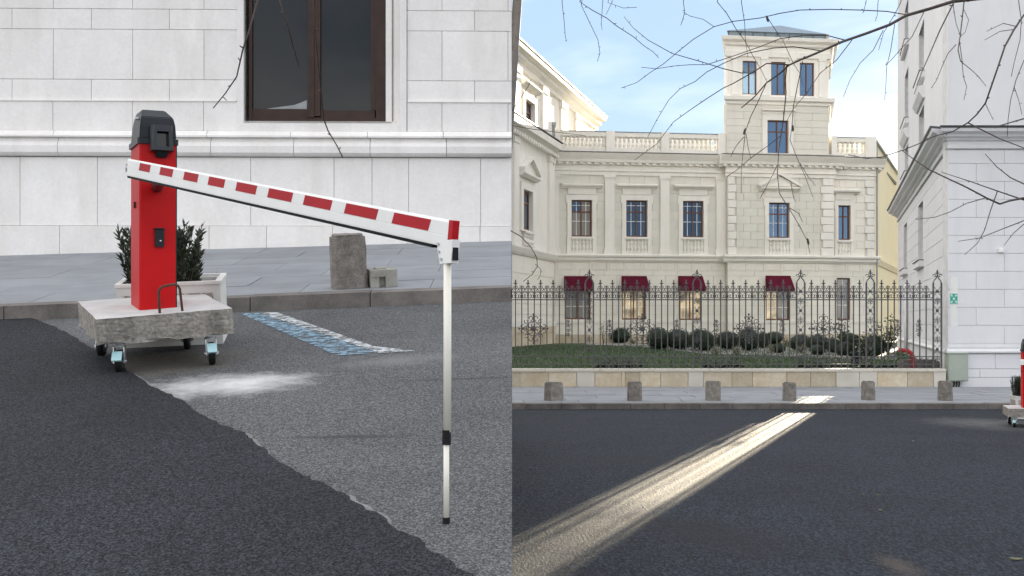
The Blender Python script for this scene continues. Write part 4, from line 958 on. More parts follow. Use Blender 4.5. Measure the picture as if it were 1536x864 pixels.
# fields of the upper storey, between the pilasters
def field(u0, u1, v, holes, m='stucco_field', rows=9, bw=.72):
    ashlar(pal, FP, u0, u1, frange(Z['b0'], Z['a2'], rows), bw, v, .06, m, holes, .010)
pil = [(832, 838), (907, 921), (990, 1003.5), (1074, 1087.8)]
prev = None
fb_ = [(fu(838), fu(907)), (fu(921), fu(990)), (fu(1003.5), fu(1074))]
for (a, b), h in zip(fb_, H_up): field(a, b, 0.0, [h])
for (a, b) in pil:
    ua, ub = fu(a), fu(b)
    o = box('pilaster', pal, FP, ua, ub, -.09, .06, Z['base'], Z['cap'], 'stucco_cream')
    box('pilaster_base', o, FP, ua - .06, ub + .06, -.14, .06, Z['b0'], Z['base'] - .09, 'stucco_cream'); box('pilaster_base', o, FP, ua - .03, ub + .03, -.115, .06, Z['base'] - .0895, Z['base'], 'stucco_cream')
    box('capital', o, FP, ua - .02, ub + .02, -.11, .06, Z['cap'], Z['cap'] + .07, 'stucco_cream'); box('capital', o, FP, ua - .05, ub + .05, -.14, .06, Z['cap'] + .0702, Z['a2'], 'stucco_cream')
# window dressings
def dress(h, v, hood, ear=.06, ped=False, sill=True, blind=True, hw=None):
    u0, u1, z0, z1 = h; w_ = .20
    if hw: w_ = hw
    d = MB(); d.box(u0 - w_, u0, v - .06, v + .05, z0 - .02, z1); d.box(u1, u1 + w_, v - .06, v + .05, z0 - .02, z1); d.box(u0 - w_ - ear, u1 + w_ + ear, v - .06, v + .05, z1, z1 + .24)
    d.box(u0 - w_ - ear, u0 - w_ - .0005, v - .058, v + .05, z1 - .16, z1 - .0005); d.box(u1 + w_ + .0005, u1 + w_ + ear, v - .058, v + .05, z1 - .16, z1 - .0005)
    s = d.build('window_surround', 'stucco_cream', pal, FP)
    zf0, zf1 = z1 + .2405, z1 + .56
    box('frieze', s, FP, u0 - w_ + .02, u1 + w_ - .02, v - .05, v + .05, zf0 + .03, zf1, 'stucco_cream')
    t = MB(); e = w_ + .28
    t.prism([(v + .05, zf1 + .0005), (v - .09, zf1 + .0005), (v - .11, zf1 + .05), (v - .24, zf1 + .10), (v - .26, zf1 + .17), (v - .22, zf1 + .20), (v + .05, zf1 + .24)], u0 - e, u1 + e)
    t.build('hood', 'stucco_cream', s, FP)
    if ped:
        zb = zf1 + .2405; um = (u0 + u1) / 2; hp = .55
        p = MB(); a, b = u0 - e, u1 + e
        p.add([(a, v - .12, zb), (b, v - .12, zb), (um, v - .12, zb + hp), (a, v + .05, zb), (b, v + .05, zb), (um, v + .05, zb + hp)], [(0, 1, 2), (5, 4, 3), (0, 3, 4, 1), (1, 4, 5, 2), (2, 5, 3, 0)]); p.build('pediment', 'stucco_cream', s, FP)
        for sgn, q0 in ((1, a), (-1, b)):
            L_ = math.hypot(um - a, hp); an = math.atan2(hp, um - a); r = MB(); r.box(-.06, L_ + .03, -.26, .05, 0, .12)
            mt = FP @ Matrix.Translation((q0, v, zb - .02)) @ (Matrix.Identity(4) if sgn > 0 else Matrix.Scale(-1, 4, (1, 0, 0))) @ Matrix.Rotation(-an, 4, 'Y')
            vsx = [mt @ Vector(p_) for p_ in r.v]; rr = MB(); rr.add([FP.inverted() @ x_ for x_ in vsx], r.f); rr.build('raking_cornice', 'stucco_cream', s, FP)
    if blind:
        zs0 = Z['b0'] + .06; zs1 = z0 - .02
        bk = MB(); bk.box(u0 - w_ - .02, u0 - .02, v - .058, v + .05, Z['b0'], z0 - .0205); bk.box(u1 + .02, u1 + w_ + .02, v - .058, v + .05, Z['b0'], z0 - .0205)
        bk.box(u0 - .06, u1 + .06, v - .12, v + .1, z0 - .10, z0 - .001); bk.box(u0 - .019, u1 + .019, v - .056, v + .05, Z['b0'], zs0 + .04); bk.build('balcony_block', 'stucco_cream', s, FP)
        box('niche', s, FP, u0 - .019, u1 + .019, v + .03, v + .10, zs0 + .0405, z0 - .1005, 'stucco_field')
        nb = max(3, round((u1 - u0) / .175)); hb = z0 - .1005 - zs0 - .041
        for k in range(nb):
            baluster(s, FP @ Matrix.Translation((u0 + (u1 - u0) * (k + .5) / nb, v - .0, zs0 + .041)), hb, .07)
_bal = {}
def baluster(parent, Mw, h, r, m='stucco_cream'):
    k = (round(h, 2), round(r, 3), m)
    if k not in _bal:
        t = MB(); t.box(-r, r, -r, r, 0, .1 * h); t.box(-r, r, -r, r, .9 * h, h)
        t.lathe([(r * .55, .1 * h), (r * .6, .16 * h), (r * .98, .30 * h), (r * .9, .40 * h), (r * .45, .54 * h), (r * .62, .58 * h), (r * .5, .62 * h), (r * .85, .72 * h), (r * .55, .82 * h), (r * .6, .9 * h)], n=8)
        _bal[k] = t.mesh(m)
    return link('baluster', _bal[k], parent, Mw)
for h in H_up: dress(h, 0.0, True)
for i, h in enumerate(H_up): window(pal, FP, *h, .12, 2, .68, gm='glass' if i else ['glass_curtain', 'glass_curtain', 'glass', 'glass_curtain'], bar=.62)
# ground floor, coursed
gz = [Z['wt'], fz(472), fz(458), fz(435.5), Z['j1'], Z['p1']]
def gfloor(u0, u1, v, holes, bw=1.25):
    ashlar(pal, FP, u0, u1, gz, bw, v, .06, 'stucco_ground', holes, .015)
    box('water_table', pal, FP, u0, u1, v - .06, v + .2, Z['wt'] - .10, Z['wt'] - .001, 'stucco_cream')
    ashlar(pal, FP, u0, u1, [fz(502), Z['wt'] - .101], 1.6, v - .03, .08, 'stucco_ground', [], .014)
    ashlar(pal, FP, u0, u1, [Z['gr'], fz(502)], 1.6, v - .07, .12, 'sandstone', [], .014, name='plinth_stone')
    # row of sunk panels under the belt course
    z0, z1 = Z['p1'], Z['b1']; zi0, zi1 = Z['p1'] + .02, Z['p0']
    n_ = max(2, round((u1 - u0) / .86)); e = frange(u0, u1, n_)
    box('panel_back', pal, FP, u0, u1, v + .02, v + .08, z0 + .001, z1, 'stucco_ground')
    for k in range(n_):
        a, b = e[k], e[k + 1]
        box('panel_stile', pal, FP, a, a + .10, v - .012, v + .0195, z0 + .002, z1, 'stucco_ground')
        box('raised_panel', pal, FP, a + .135, b - .035, v - .002, v + .0195, zi0 + .03, zi1 - .03, 'stucco_ground', .004)
gfloor(U0, UT0 - .001, 0.0, H_gd); gfloor(UT0, UT1, PV, H_tg); gfloor(UT1 + .001, U1, 0.0, H_rg)
belt = lambda v: [(v + .05, Z['b1']), (v - .05, Z['b1']), (v - .07, Z['b1'] + .06), (v - .12, Z['b1'] + .08), (v - .13, Z['b1'] + .20), (v - .2, Z['b1'] + .24), (v - .22, Z['b0'] - .05), (v - .2, Z['b0'] - .001), (v + .05, Z['b0'] - .001)]
corn = lambda v: [(v + .05, Z['d']), (v - .10, Z['d']), (v - .10, Z['c3']), (v - .24, Z['c3'] + .01), (v - .27, Z['c2']), (v - .40, Z['c1'] - .02), (v - .44, Z['c1'] + .05), (v - .42, Z['pb'] - .03), (v + .05, Z['pb'] - .03)]
arch = lambda v: [(v + .05, Z['a2']), (v - .06, Z['a2']), (v - .06, Z['a1'] - .0), (v - .12, Z['a1'] + .03), (v - .12, Z['a1'] + .08), (v - .05, Z['a1'] + .10), (v - .05, Z['d'] - .002), (v + .05, Z['d'] - .002)]
for nm, pf in (('belt_course', belt), ('architrave', arch), ('cornice', corn)):
    e = {'belt_course': .22, 'architrave': .12, 'cornice': .44}[nm]
    for (a, b, v, da, db) in ((U0, UT0 - .002, 0, 0, 0), (UT0, UT1, PV, e, e), (UT1 + .002, U1, 0, 0, e)):
        t = MB(); t.prism(pf(v), a - da, b + db, 0); t.build(nm, 'stucco_cream', pal, FP)
for (a, b, v) in ((U0, UT0 - .5, 0), (UT0 - .4, UT1 + .4, PV), (UT1 + .5, U1 + .4, 0)):
    t = MB(); t.box(a, b, v - .47, v + .3, Z['pb'] - .029, Z['pb'] + .006); t.build('cornice_flashing', 'lead', pal, FP)
    n_ = int((b - a) / .36)
    for k in range(n_):
        x = a + .12 + k * .36; box('modillion', pal, FP, x, x + .17, v - .23, v - .1005, Z['d'] + .02, Z['c3'] - .002, 'stucco_cream')
# low metal roof rising behind the balustrade
t = MB(); t.prism([(.7, Z['pb'] - .5), (.7, Z['pb'] + .1), (1.5, Z['rb'] + .26), (9, Z['rb'] + .26), (9, Z['pb'] - .5)], U0 + .2, UT0 - .3); t.build('low_roof', 'stucco_field', pal, FP)
t = MB(); t.prism([(.7, Z['pb'] - .5), (.7, Z['pb'] + .1), (1.5, Z['rb'] + .26), (4, Z['rb'] + .26), (4, Z['pb'] - .5)], UT1 + .4, U1 - .5); t.build('low_roof', 'stucco_field', pal, FP)
# balustrade
def balustrade(u0, u1, v, par=pal, gaps=11):
    box('balustrade_base', par, FP, u0, u1, v - .12, v + .12, Z['pb'] + .007, Z['bb'], 'stucco_cream')
    box('balustrade_rail', par, FP, u0, u1, v - .14, v + .14, Z['rb'], Z['rt'] - .03, 'stucco_cream')
    box('rail_flashing', par, FP, u0, u1, v - .16, v + .16, Z['rt'] - .0295, Z['rt'], 'lead')
    for k in range(gaps): baluster(par, FP @ Matrix.Translation((u0 + (u1 - u0) * (k + .5) / gaps, v, Z['bb'] + .0005)), Z['rb'] - Z['bb'] - .001, .085)
BV = .05
ped = [(832, 839.5), (908.5, 921), (991, 1003), (1076, 1092)]
for a, b in ped: box('balustrade_pier', pal, FP, fu(a), fu(b) - .002, BV - .19, BV + .19, Z['pb'] + .0068, Z['rt'] + .03, 'stucco_cream')
for a, b in ((839.5, 908.5), (921, 991), (1003, 1076)): balustrade(fu(a) + .002, fu(b) - .004, BV)
for a, b in ((1246, 1254), (1297, 1313)): box('balustrade_pier', pal, FP, fu(a), fu(b) - .002, BV - .19, BV + .19, Z['pb'] + .0068, Z['rt'] + .03, 'stucco_cream')
balustrade(fu(1254) + .002, fu(1297) - .004, BV, gaps=6)
# tower bay
q0, q1 = fu(1105, PV), fu(1230.5, PV)
rows = frange(Z['b0'], Z['a2'], 10)
ashlar(pal, FP, q0, q1, rows, .78, PV, .06, 'stucco_field', H_tu, .011)
for i in range(10):
    lw = .0 if i % 2 else .10
    box('quoin', pal, FP, UT0, q0 - .02 + lw - .1, PV - .05, PV + .06, rows[i] + .012, rows[i + 1] - .012, 'stucco_cream', .015)
    box('quoin', pal, FP, q1 + .12 - lw, UT1, PV - .05, PV + .06, rows[i] + .012, rows[i + 1] - .012, 'stucco_cream', .015)
dress(H_tu[0], PV, True, ped=True)
window(pal, FP, *H_tu[0], PV + .12, 2, .68, gm='glass', bar=.62)
# right bay
r0 = fu(1297)
ashlar(pal, FP, UT1, r0, rows, .8, 0, .06, 'stucco_ground', H_ru, .016)
for i in range(10):
    box('quoin', pal, FP, r0 + (.0 if i % 2 else .12), U1, -.05, .06, rows[i] + .012, rows[i + 1] - .012, 'stucco_cream', .015)
dress(H_ru[0], 0, True, hw=.16); window(pal, FP, *H_ru[0], .12, 2, .68, gm='glass')
# ground floor windows and awnings
for i, h in enumerate(H_gd): window(pal, FP, *h, .1, 2, None, gm=['glass_curtain', 'glass_warm_reflection', 'glass_warm_reflection'][i], bar=.35)
window(pal, FP, *H_tg[0], PV + .1, 2, None, gm=['glass_warm_reflection', 'glass_curtain'], bar=.35); window(pal, FP, *H_rg[0], .1, 1, None, gm='glass_curtain', bar=.35)
for i, (h, v, p) in enumerate([(H_gd[0], 0, 862), (H_gd[1], 0, 950), (H_gd[2], 0, 1035), (H_tg[0], PV, 1167)]):
    u0, u1 = h[0] - .03, h[1] + .03; zt_ = fz(414 - .5 * (i == 3), p, v); zb = fz(437, p, v); zv_ = zb + .13; d = .62
    t = MB(); n_ = 10
    t.add([(u0, v - .01, zt_), (u1, v - .01, zt_), (u1, v - d, zv_), (u0, v - d, zv_), (u0, v - .01, zt_ - .02), (u1, v - .01, zt_ - .02), (u1, v - d + .02, zv_ - .02), (u0, v - d + .02, zv_ - .02)],
          [(0, 1, 2, 3), (7, 6, 5, 4), (0, 4, 5, 1), (1, 5, 6, 2), (3, 7, 4, 0)])
    for x in (u0, u1): t.add([(x, v - .01, zt_), (x, v - d, zv_), (x, v - d, zb), (x, v - .01, zb)], [(0, 1, 2, 3)])
    t.box(u0, u1, v - d - .006, v - d + .004, zb, zv_ + .004)
    aw = t.build('awning', 'awning', None, FP)
    tag(aw, ['wine red window awning beside the downpipe corner, first of the palace row', 'wine red window awning in the middle of the three beside each other', 'wine red window awning partly behind the second ornate fence post', 'wine red window awning below the tower'][i], 'awning', 'awnings over the ground floor windows')
# tower shaft above the roof
sF0, sF1, sv = fu(1091, PV), fu(1245, PV), PV + .12
z_b, z_s0, z_s1 = Z['pb'] + .007, fz(157, 1168, PV), fz(144, 1168, PV)
H_t2 = [hole(1152, 1184, 180, 233.5, 1168, PV)]; H_t2 = [(H_t2[0][0], H_t2[0][1], z_b + .02, H_t2[0][3])]
TD = 5.2; TSH = (WS0 * cT + sT) / (cT - WS0 * sT) * TD
# tower plan: side walls run straight back
core('tower_core', pal, FP, sF0, sF1, z_b, z_s0, sv + .035, sv + .4, 'stucco_core', H_t2)
sh0 = TSH * .401 / TD
mb = MB(); mb.poly([(sF0 + .002 + sh0, sv + .401), (sF1 - .002, sv + .401), (sF1 - .002 + TSH, sv + TD), (sF0 + .002 + TSH, sv + TD)], z_b - .2, z_s0 - .001); mb.build('tower_body', 'stucco_yellow_glow', pal, FP)
ashlar(pal, FP, sF0, sF1, frange(z_b, z_s0, 7), 1.7, sv, .06, 'stucco_field', H_t2 + [(H_t2[0][0] - .24, H_t2[0][1] + .24, z_b, H_t2[0][3] + .6)], .012)
window(pal, FP, *H_t2[0], sv + .12, 2, .68, gm='glass')
u0, u1, z0, z1 = H_t2[0]
d = MB(); d.box(u0 - .24, u0, sv - .05, sv + .05, z0 - .02, z1); d.box(u1, u1 + .24, sv - .05, sv + .05, z0 - .02, z1); d.box(u0 - .24, u1 + .24, sv - .05, sv + .05, z1, z1 + .3)
s_ = d.build('window_surround', 'stucco_cream', pal, FP)
t = MB(); zf1 = z1 + .3005; t.prism([(sv + .05, zf1), (sv - .08, zf1), (sv - .1, zf1 + .1), (sv - .2, zf1 + .16), (sv - .2, zf1 + .24), (sv + .05, zf1 + .28)], u0 - .3, u1 + .3); t.build('hood', 'stucco_cream', s_, FP)
def ringmould(name, za, zb, outs, m='stucco_cream', inset=0.0):
    # moulding running round the tower: list of (out, z)
    t = MB(); rings = []
    for o, z in outs: rings.append([(sF0 - o, sv - o, z), (sF1 + o, sv - o, z), (sF1 + o + TSH, sv + TD + o, z), (sF0 - o + TSH, sv + TD + o, z)])
    vs_ = [p for r in rings for p in r]; n_ = len(rings)
    t.add(vs_, [(i * 4 + k, i * 4 + (k + 1) % 4, (i + 1) * 4 + (k + 1) % 4, (i + 1) * 4 + k) for i in range(n_ - 1) for k in range(4)] + [(3, 2, 1, 0), tuple((n_ - 1) * 4 + k for k in range(4))])
    return t.build(name, m, pal, FP)
ringmould('tower_string', 0, 0, [(-.03, z_s0), (.06, z_s0 + .001), (.08, z_s0 + .12), (.2, z_s0 + .2), (.22, z_s1 - .06), (.05, z_s1), (-.03, z_s1)])
zb0, zc0 = z_s1 + .001, fz(86, 1168, PV); zc1 = fz(57, 1168, PV)
H_bel = [hole(a, b, 92, 142.5, 1168, PV) for a, b in ((1115, 1136.5), (1158, 1180), (1201, 1223))]
H_bel = [(a, b, z_s1 + .06, d) for a, b, c, d in H_bel]
core('belfry_core', pal, FP, sF0, sF1, zb0, zc0, sv + .0, sv + .4, 'stucco_cream', H_bel)
mb = MB(); mb.poly([(sF0 + .002 + sh0, sv + .401), (sF1 - .002, sv + .401), (sF1 - .002 + TSH, sv + TD), (sF0 + .002 + TSH, sv + TD)], zb0, zc0 - .001); mb.build('belfry_body', 'stucco_yellow_glow', pal, FP)
for h in H_bel: window(pal, FP, *h, sv + .1, 2, None, gm='glass', fw=.055)
for px in (1103, 1147, 1190, 1234):
    a = fu(px - 4.5, PV); b = fu(px + 4.5, PV); o = box('pilaster', pal, FP, a, b, sv - .08, sv - .001, zb0 + .15, zc0 - .12, 'stucco_cream')
    box('capital', o, FP, a - .04, b + .04, sv - .11, sv - .001, zc0 - .1195, zc0 - .001, 'stucco_cream'); box('pilaster_base', o, FP, a - .04, b + .04, sv - .11, sv - .001, zb0 + .001, zb0 + .1495, 'stucco_cream')
hC = zc1 - zc0
ringmould('tower_cornice', 0, 0, [(-.02, zc0), (.10, zc0 + .001), (.11, zc0 + hC * .28), (.05, zc0 + hC * .30), (.05, zc0 + hC * .52), (.16, zc0 + hC * .58), (.20, zc0 + hC * .70), (.36, zc0 + hC * .82), (.40, zc0 + hC * .98), (.34, zc1), (-.02, zc1)])
zr0 = zc1 + .001; zr1 = zr0 + .34
t = MB(); i_ = -.12; zt_ = zr0 + .30
t.poly([(sF0 - i_, sv - i_), (sF1 + i_, sv - i_), (sF1 + i_ + TSH, sv + TD + i_), (sF0 - i_ + TSH, sv + TD + i_)], zr0, zt_); t.build('roof_kerb', 'roof_sheet', pal, FP)
for k in range(9):
    x = sF0 + .15 + (sF1 - sF0 - .3) * k / 8; box('roof_louvre', pal, FP, x - .02, x + .02, sv + .085, sv + .119, zr0 + .02, zt_ - .02, 'lead')
t = MB(); o_ = .0; um = (sF0 + sF1) / 2
t.add([(sF0 - o_, sv - o_, zt_ + .001), (sF1 + o_, sv - o_, zt_ + .001), (sF1 + o_ + TSH, sv + TD + o_, zt_ + .001), (sF0 - o_ + TSH, sv + TD + o_, zt_ + .001), (um + TSH / 2, sv + TD / 2, zt_ + .95)], [(0, 1, 4), (1, 2, 4), (2, 3, 4), (3, 0, 4), (3, 2, 1, 0)]); t.build('tower_roof', 'roof_sheet', pal, FP)
# right flank that runs back from the corner (its own wall, bands continue)
FR0 = FP @ Vector((U1, 0, 0)); fd = Vector((.363, 1, 0)).normalized()
FF = frame(FR0, math.atan2(fd.y, fd.x)); FLN = 17.6
box('flank_wall', pal, FF, .0, FLN, .004, .4, Z['gr'], fz(212, 1312), 'stucco_yellow_glow')  # sun glow painted in as yellow
t = MB(); t.prism([(.003, Z['b1']), (-.05, Z['b1']), (-.14, Z['b0'] - .1), (-.14, Z['b0']), (.003, Z['b0'])], .06, FLN); t.build('belt_course', 'stucco_yellow_glow', pal, FF)
t = MB(); t.prism([(.003, Z['c3']), (-.1, Z['c3']), (-.28, Z['pb'] - .2), (-.28, Z['pb']), (.003, Z['pb'])], .3, 2.2); t.build('cornice', 'stucco_yellow_glow', pal, FF)
box('roof_edge', pal, FF, -.02, FLN, -.1, .45, fz(211.9, 1312), fz(209, 1312), 'roof_sheet')
t = MB(); xx = fu(1315.5, -.1); t.tube([(xx, -.1, Z['gr']), (xx, -.1, Z['rt'] - .4)], .05, 8); t.build('downpipe', 'pipe_grey', pal, FP)

# ------------------------------------------------------------------ left wing (taller), running from behind the palace towards the street
WS = (1246 - CX) / F; wd_ = Vector((WS, 1, 0)).normalized()
FLW = frame((PX0, PY0, 0), math.atan2(wd_.y, wd_.x))
def lu(px):
    r = (px - CX) / F; return (r * PY0 - PX0) / (wd_.x - r * wd_.y)
def lY(px): return PY0 + lu(px) * wd_.y
def lz(px, py): return EYE + (HY - py) * lY(px) / F
lw = tag(link('palace_wing', None, None, FLW), 'taller cream palace wing with pedimented window, running back beside the downpipe', 'building')
A0, A1 = -22.0, lu(893)
zc_t = lz(780, 79); zc_b = lz(780, 103)
mz0 = lz(800, 215.5); mz1 = lz(800, 196)      # main cornice
bz1, bz0 = lz(797, 374), lz(797, 386)
h_up = (lu(787), lu(801), lz(794, 203), lz(794, 152)); h_md = (lu(784), lu(798), lz(791, 345), lz(791, 286))
extra = [lu(787) - 5.2, lu(787) - 10.4]
core('wall_core', lw, FLW, A0, A1, LZ - .05, zc_b, .035, .5, 'stucco_cream', [h_up, h_md])
mb = MB(); mb.box(A0 + .01, A1 - .01, .501, 9, LZ - .05, zc_b); mb.build('rear_block', 'stucco_yellow_glow', lw, FLW)
h3 = zc_t - zc_b
t = MB(); t.prism([(.5, zc_b), (-.10, zc_b), (-.12, zc_b + h3 * .25), (-.30, zc_b + h3 * .4), (-.32, zc_b + h3 * .6), (-.55, zc_b + h3 * .72), (-.6, zc_b + h3 * .95), (-.55, zc_t), (.5, zc_t)], A0, A1 + .3); t.build('cornice', 'stucco_cream', lw, FLW)
t = MB(); t.box(A0, A1 + .35, -.64, 9, zc_t + .001, zc_t + .07); t.build('gutter', 'lead', lw, FLW)
t = MB(); t.prism([(.034, mz0), (-.12, mz0), (-.14, mz0 + .12), (-.4, mz0 + .24), (-.42, mz1 - .05), (.034, mz1)], A0, -.02); t.build('main_cornice', 'stucco_cream', lw, FLW)
t = MB(); t.box(A0, -.02, -.45, .03, mz1 + .001, mz1 + .04); t.build('cornice_flashing', 'lead', lw, FLW)
k = -.4
while k > A0 + .3:
    box('modillion', lw, FLW, k - .2, k, -.3, -.13, mz0 - .14, mz0 - .002, 'stucco_cream'); k -= .45
t = MB(); t.prism([(.034, bz0), (-.05, bz0), (-.12, bz0 + .1), (-.2, bz1 - .06), (-.2, bz1), (.034, bz1)], A0, -.02); t.build('belt_course', 'stucco_cream', lw, FLW)
# blocks of the ground floor and the upper storeys' pilasters
ashlar(lw, FLW, A0, -.03, [lz(795, 482), lz(795, 472), lz(795, 456), lz(795, 434), lz(795, 412), bz0], 2.2, 0.0, .05, 'stucco_ground', [], .025)
box('water_table', lw, FLW, A0, -.03, -.06, .034, lz(795, 490), lz(795, 482) - .002, 'stucco_cream')
ashlar(lw, FLW, A0, -.03, [LZ - .05, lz(795, 500), lz(795, 490)], 2.4, -.05, .08, 'sandstone', [], .016, name='plinth_stone')
for (a, b) in ((-1.55, -.35), (lu(772) - .4, lu(772) + .5), (lu(787) - 5.6, lu(787) - 4.6)):
    o = box('pilaster', lw, FLW, a, b, -.09, .034, bz1 + .3, mz0 - .42, 'stucco_cream'); box('pilaster_base', o, FLW, a - .08, b + .08, -.14, .034, bz1 + .001, bz1 + .2995, 'stucco_cream'); box('capital', o, FLW, a - .08, b + .08, -.13, .034, mz0 - .4195, mz0 - .15, 'stucco_cream')
for (a, b) in ((lu(772) - .6, lu(772) + .8), (lu(812), lu(819)), (lu(840), lu(848)), (lu(862), lu(869))):
    o = box('pilaster', lw, FLW, a, b, -.09, .034, mz1 + .3, zc_b - .3, 'stucco_cream'); box('capital', o, FLW, a - .1, b + .1, -.14, .034, zc_b - .2995, zc_b - .002, 'stucco_cream')
for (h, pedi, par) in ((h_up, False, 'glass'), (h_md, True, 'glass')):
    u0, u1, z0, z1 = h; d = MB(); w2 = .42
    d.box(u0 - w2, u0, -.06, .034, z0 - .1, z1); d.box(u1, u1 + w2, -.06, .034, z0 - .1, z1); d.box(u0 - w2, u1 + w2, -.06, .034, z1, z1 + .28)
    s_ = d.build('window_surround', 'stucco_cream', lw, FLW)
    t = MB(); zf = z1 + .5; t.prism([(.034, zf), (-.1, zf), (-.26, zf + .12), (-.26, zf + .2), (.034, zf + .24)], u0 - w2 - .3, u1 + w2 + .3); t.build('hood', 'stucco_cream', s_, FLW)
    if pedi:
        a, b, um, zb = u0 - w2 - .3, u1 + w2 + .3, (u0 + u1) / 2, zf + .2405
        p = MB(); hp = .62; p.add([(a, -.1, zb), (b, -.1, zb), (um, -.1, zb + hp), (a, .034, zb), (b, .034, zb), (um, .034, zb + hp)], [(0, 1, 2), (5, 4, 3), (0, 3, 4, 1), (1, 4, 5, 2), (2, 5, 3, 0)]); p.build('pediment', 'stucco_cream', s_, FLW)
        for q0, q1, in (((a, zb), (um, zb + hp)), ((b, zb), (um, zb + hp))):
            r = MB(); r.add([(q0[0], -.28, q0[1]), (q1[0], -.28, q1[1]), (q1[0], -.28, q1[1] + .14), (q0[0], -.28, q0[1] + .14), (q0[0], .034, q0[1]), (q1[0], .034, q1[1]), (q1[0], .034, q1[1] + .14), (q0[0], .034, q0[1] + .14)],
                            [(0, 1, 2, 3), (7, 6, 5, 4), (0, 4, 5, 1), (1, 5, 6, 2), (2, 6, 7, 3), (3, 7, 4, 0)]); r.build('raking_cornice', 'stucco_cream', s_, FLW)
        nb = 6; zs = bz1 + .08
        box('sill_band', s_, FLW, u0 - .1, u1 + .1, -.14, .034, z0 - .12, z0 - .101, 'stucco_cream')
        for k in range(nb): baluster(s_, FLW @ Matrix.Translation((u0 + (u1 - u0) * (k + .5) / nb, -.04, zs)), z0 - .125 - zs, .11)
    window(lw, FLW, *h, .14, 2, .7, gm=par, fw=.1)
# downpipe in the inner corner
t = MB(); c_ = FP @ Vector((-.28, -.28, 0)); cx_, cy_ = c_.x, c_.y
t.tube([P(829, 195, cy_), P(829.5, 222, cy_), P(830.5, 230, cy_ - .45), P(828, 250, cy_ - .4), P(822.5, 262, cy_), P(821, 270, cy_), P(821, 375, cy_), P(823.5, 381, cy_ - .25), P(823.5, 396, cy_ - .2), P(822.5, 402, cy_), Vector((P(822, 500, cy_).x, cy_, LZ))], .075, 8)
t.build('downpipe', 'pipe_grey', lw, I4, True)
t = MB(); t.lathe([(.08, 0), (.16, .25), (.16, .4)], tuple(P(829, 196, cy_)), 8); t.build('pipe_hopper', 'pipe_grey', lw, I4)

# ================================================================== CORNER BUILDING (right)
BY = FY + .35; BX = (1422 - CX) / F * BY
sd_ = Vector((WS, 1, 0)).normalized(); r_ = (1343 - CX) / F
tt = (BX - r_ * BY) / (r_ * sd_.y - sd_.x); SL = tt - 1.9        # length of the receding side
FBF = frame((BX, BY, 0), 0)                                 # front: local x to the right
FBS = frame((BX + sd_.x * SL, BY + sd_.y * SL, 0), math.atan2(-sd_.y, -sd_.x))   # side: local x from the far end towards the street
cb = tag(link('corner_building', None, None, FBF), 'tall white rendered corner building with a heavy cornice beside the fence end', 'building')
BT = 17.0; BW = 12.0
def bz(py): return EYE + (HY - py) * BY / F
def su(px):
    r = (px - CX) / F; k = (BX - r * BY) / (r * sd_.y - sd_.x); return SL - k
def sY(px): return BY + (SL - su(px)) * sd_.y
def sz(px, py): return EYE + (HY - py) * sY(px) / F
cz1, cz0 = bz(194), bz(223)
# side windows: (px0, px1, py0, py1)
sw_low = [(1377, 1384.5, 305, 392), (1355.5, 1360.5, 336, 404)]
sw_up = [(1378, 1386, 40, 118), (1357, 1362.5, 108, 184), (1378, 1386, 165, 240), (1357, 1362.5, 220, 262), (1357, 1362.5, 6, 70)]
def shole(a, b, c, d):
    m_ = (a + b) / 2; return (su(a), su(b), sz(m_, d), sz(m_, c))
Hs = [shole(*q) for q in sw_low]; Hu = [shole(*q) for q in sw_up]
pz0, pz1 = bz(530), bz(522)
core('wall_core', cb, FBS, 0.0, SL - .11, 0, BT, .03, .35, 'render_core', Hs + Hu)
core('wall_core', cb, FBF, 0.002, BW, 0, BT, .03, .35, 'render_core', [])
mb = MB(); bk = FBF.inverted() @ Vector((BX + sd_.x * SL, BY + sd_.y * SL, 0))
mb.poly([(.5, .351), (BW, .351), (BW, bk.y), (bk.x + .2, bk.y), (bk.x + .36, bk.y - .1)], 0, BT - .01); mb.build('rear_block', 'render_white', cb, FBF)
box('roof_slab', cb, FBF, -.1, BW + .3, -.3, bk.y + .3, BT, BT + .3, 'lead')
rowsF = [bz(v) for v in (515, 488, 461, 434, 407, 380, 353, 326, 299, 272, 245, 225)]
ashlar(cb, FBF, .001, BW, rowsF, 1.15, 0, .05, 'render_white', [], .008)
ashlar(cb, FBS, 0, SL - .016, rowsF, 2.6, 0, .05, 'render_white', Hs, .012)
ashlar(cb, FBF, .001, BW, [bz(553), bz(531)], 1.0, -.02, .08, 'render_white', [], .008); ashlar(cb, FBF, .001, BW, [PZ - .03, bz(566), bz(553.2)], 1.3, -.035, .09, 'render_white', [], .008)
ashlar(cb, FBS, 0, SL - .03, [PZ, bz(553), bz(531)], 2.6, -.02, .08, 'render_white', [], .012)
box('wall_strip', cb, FBF, .001, BW, -.004, .05, bz(521.5), bz(515) - .001, 'render_white'); box('wall_strip', cb, FBS, 0, SL - .016, -.004, .05, bz(521.5), bz(515) - .001, 'render_white')
pf = [(.03, pz0), (-.05, pz0), (-.09, pz0 + .02), (-.09, pz0 + .05), (-.05, pz1 - .02), (-.05, pz1), (.03, pz1)]
t = MB(); t.prism(pf, -.04, BW); t.build('plinth_moulding', 'render_white', cb, FBF); t = MB(); t.prism(pf, 0, SL - .05); t.build('plinth_moulding', 'render_white', cb, FBS)
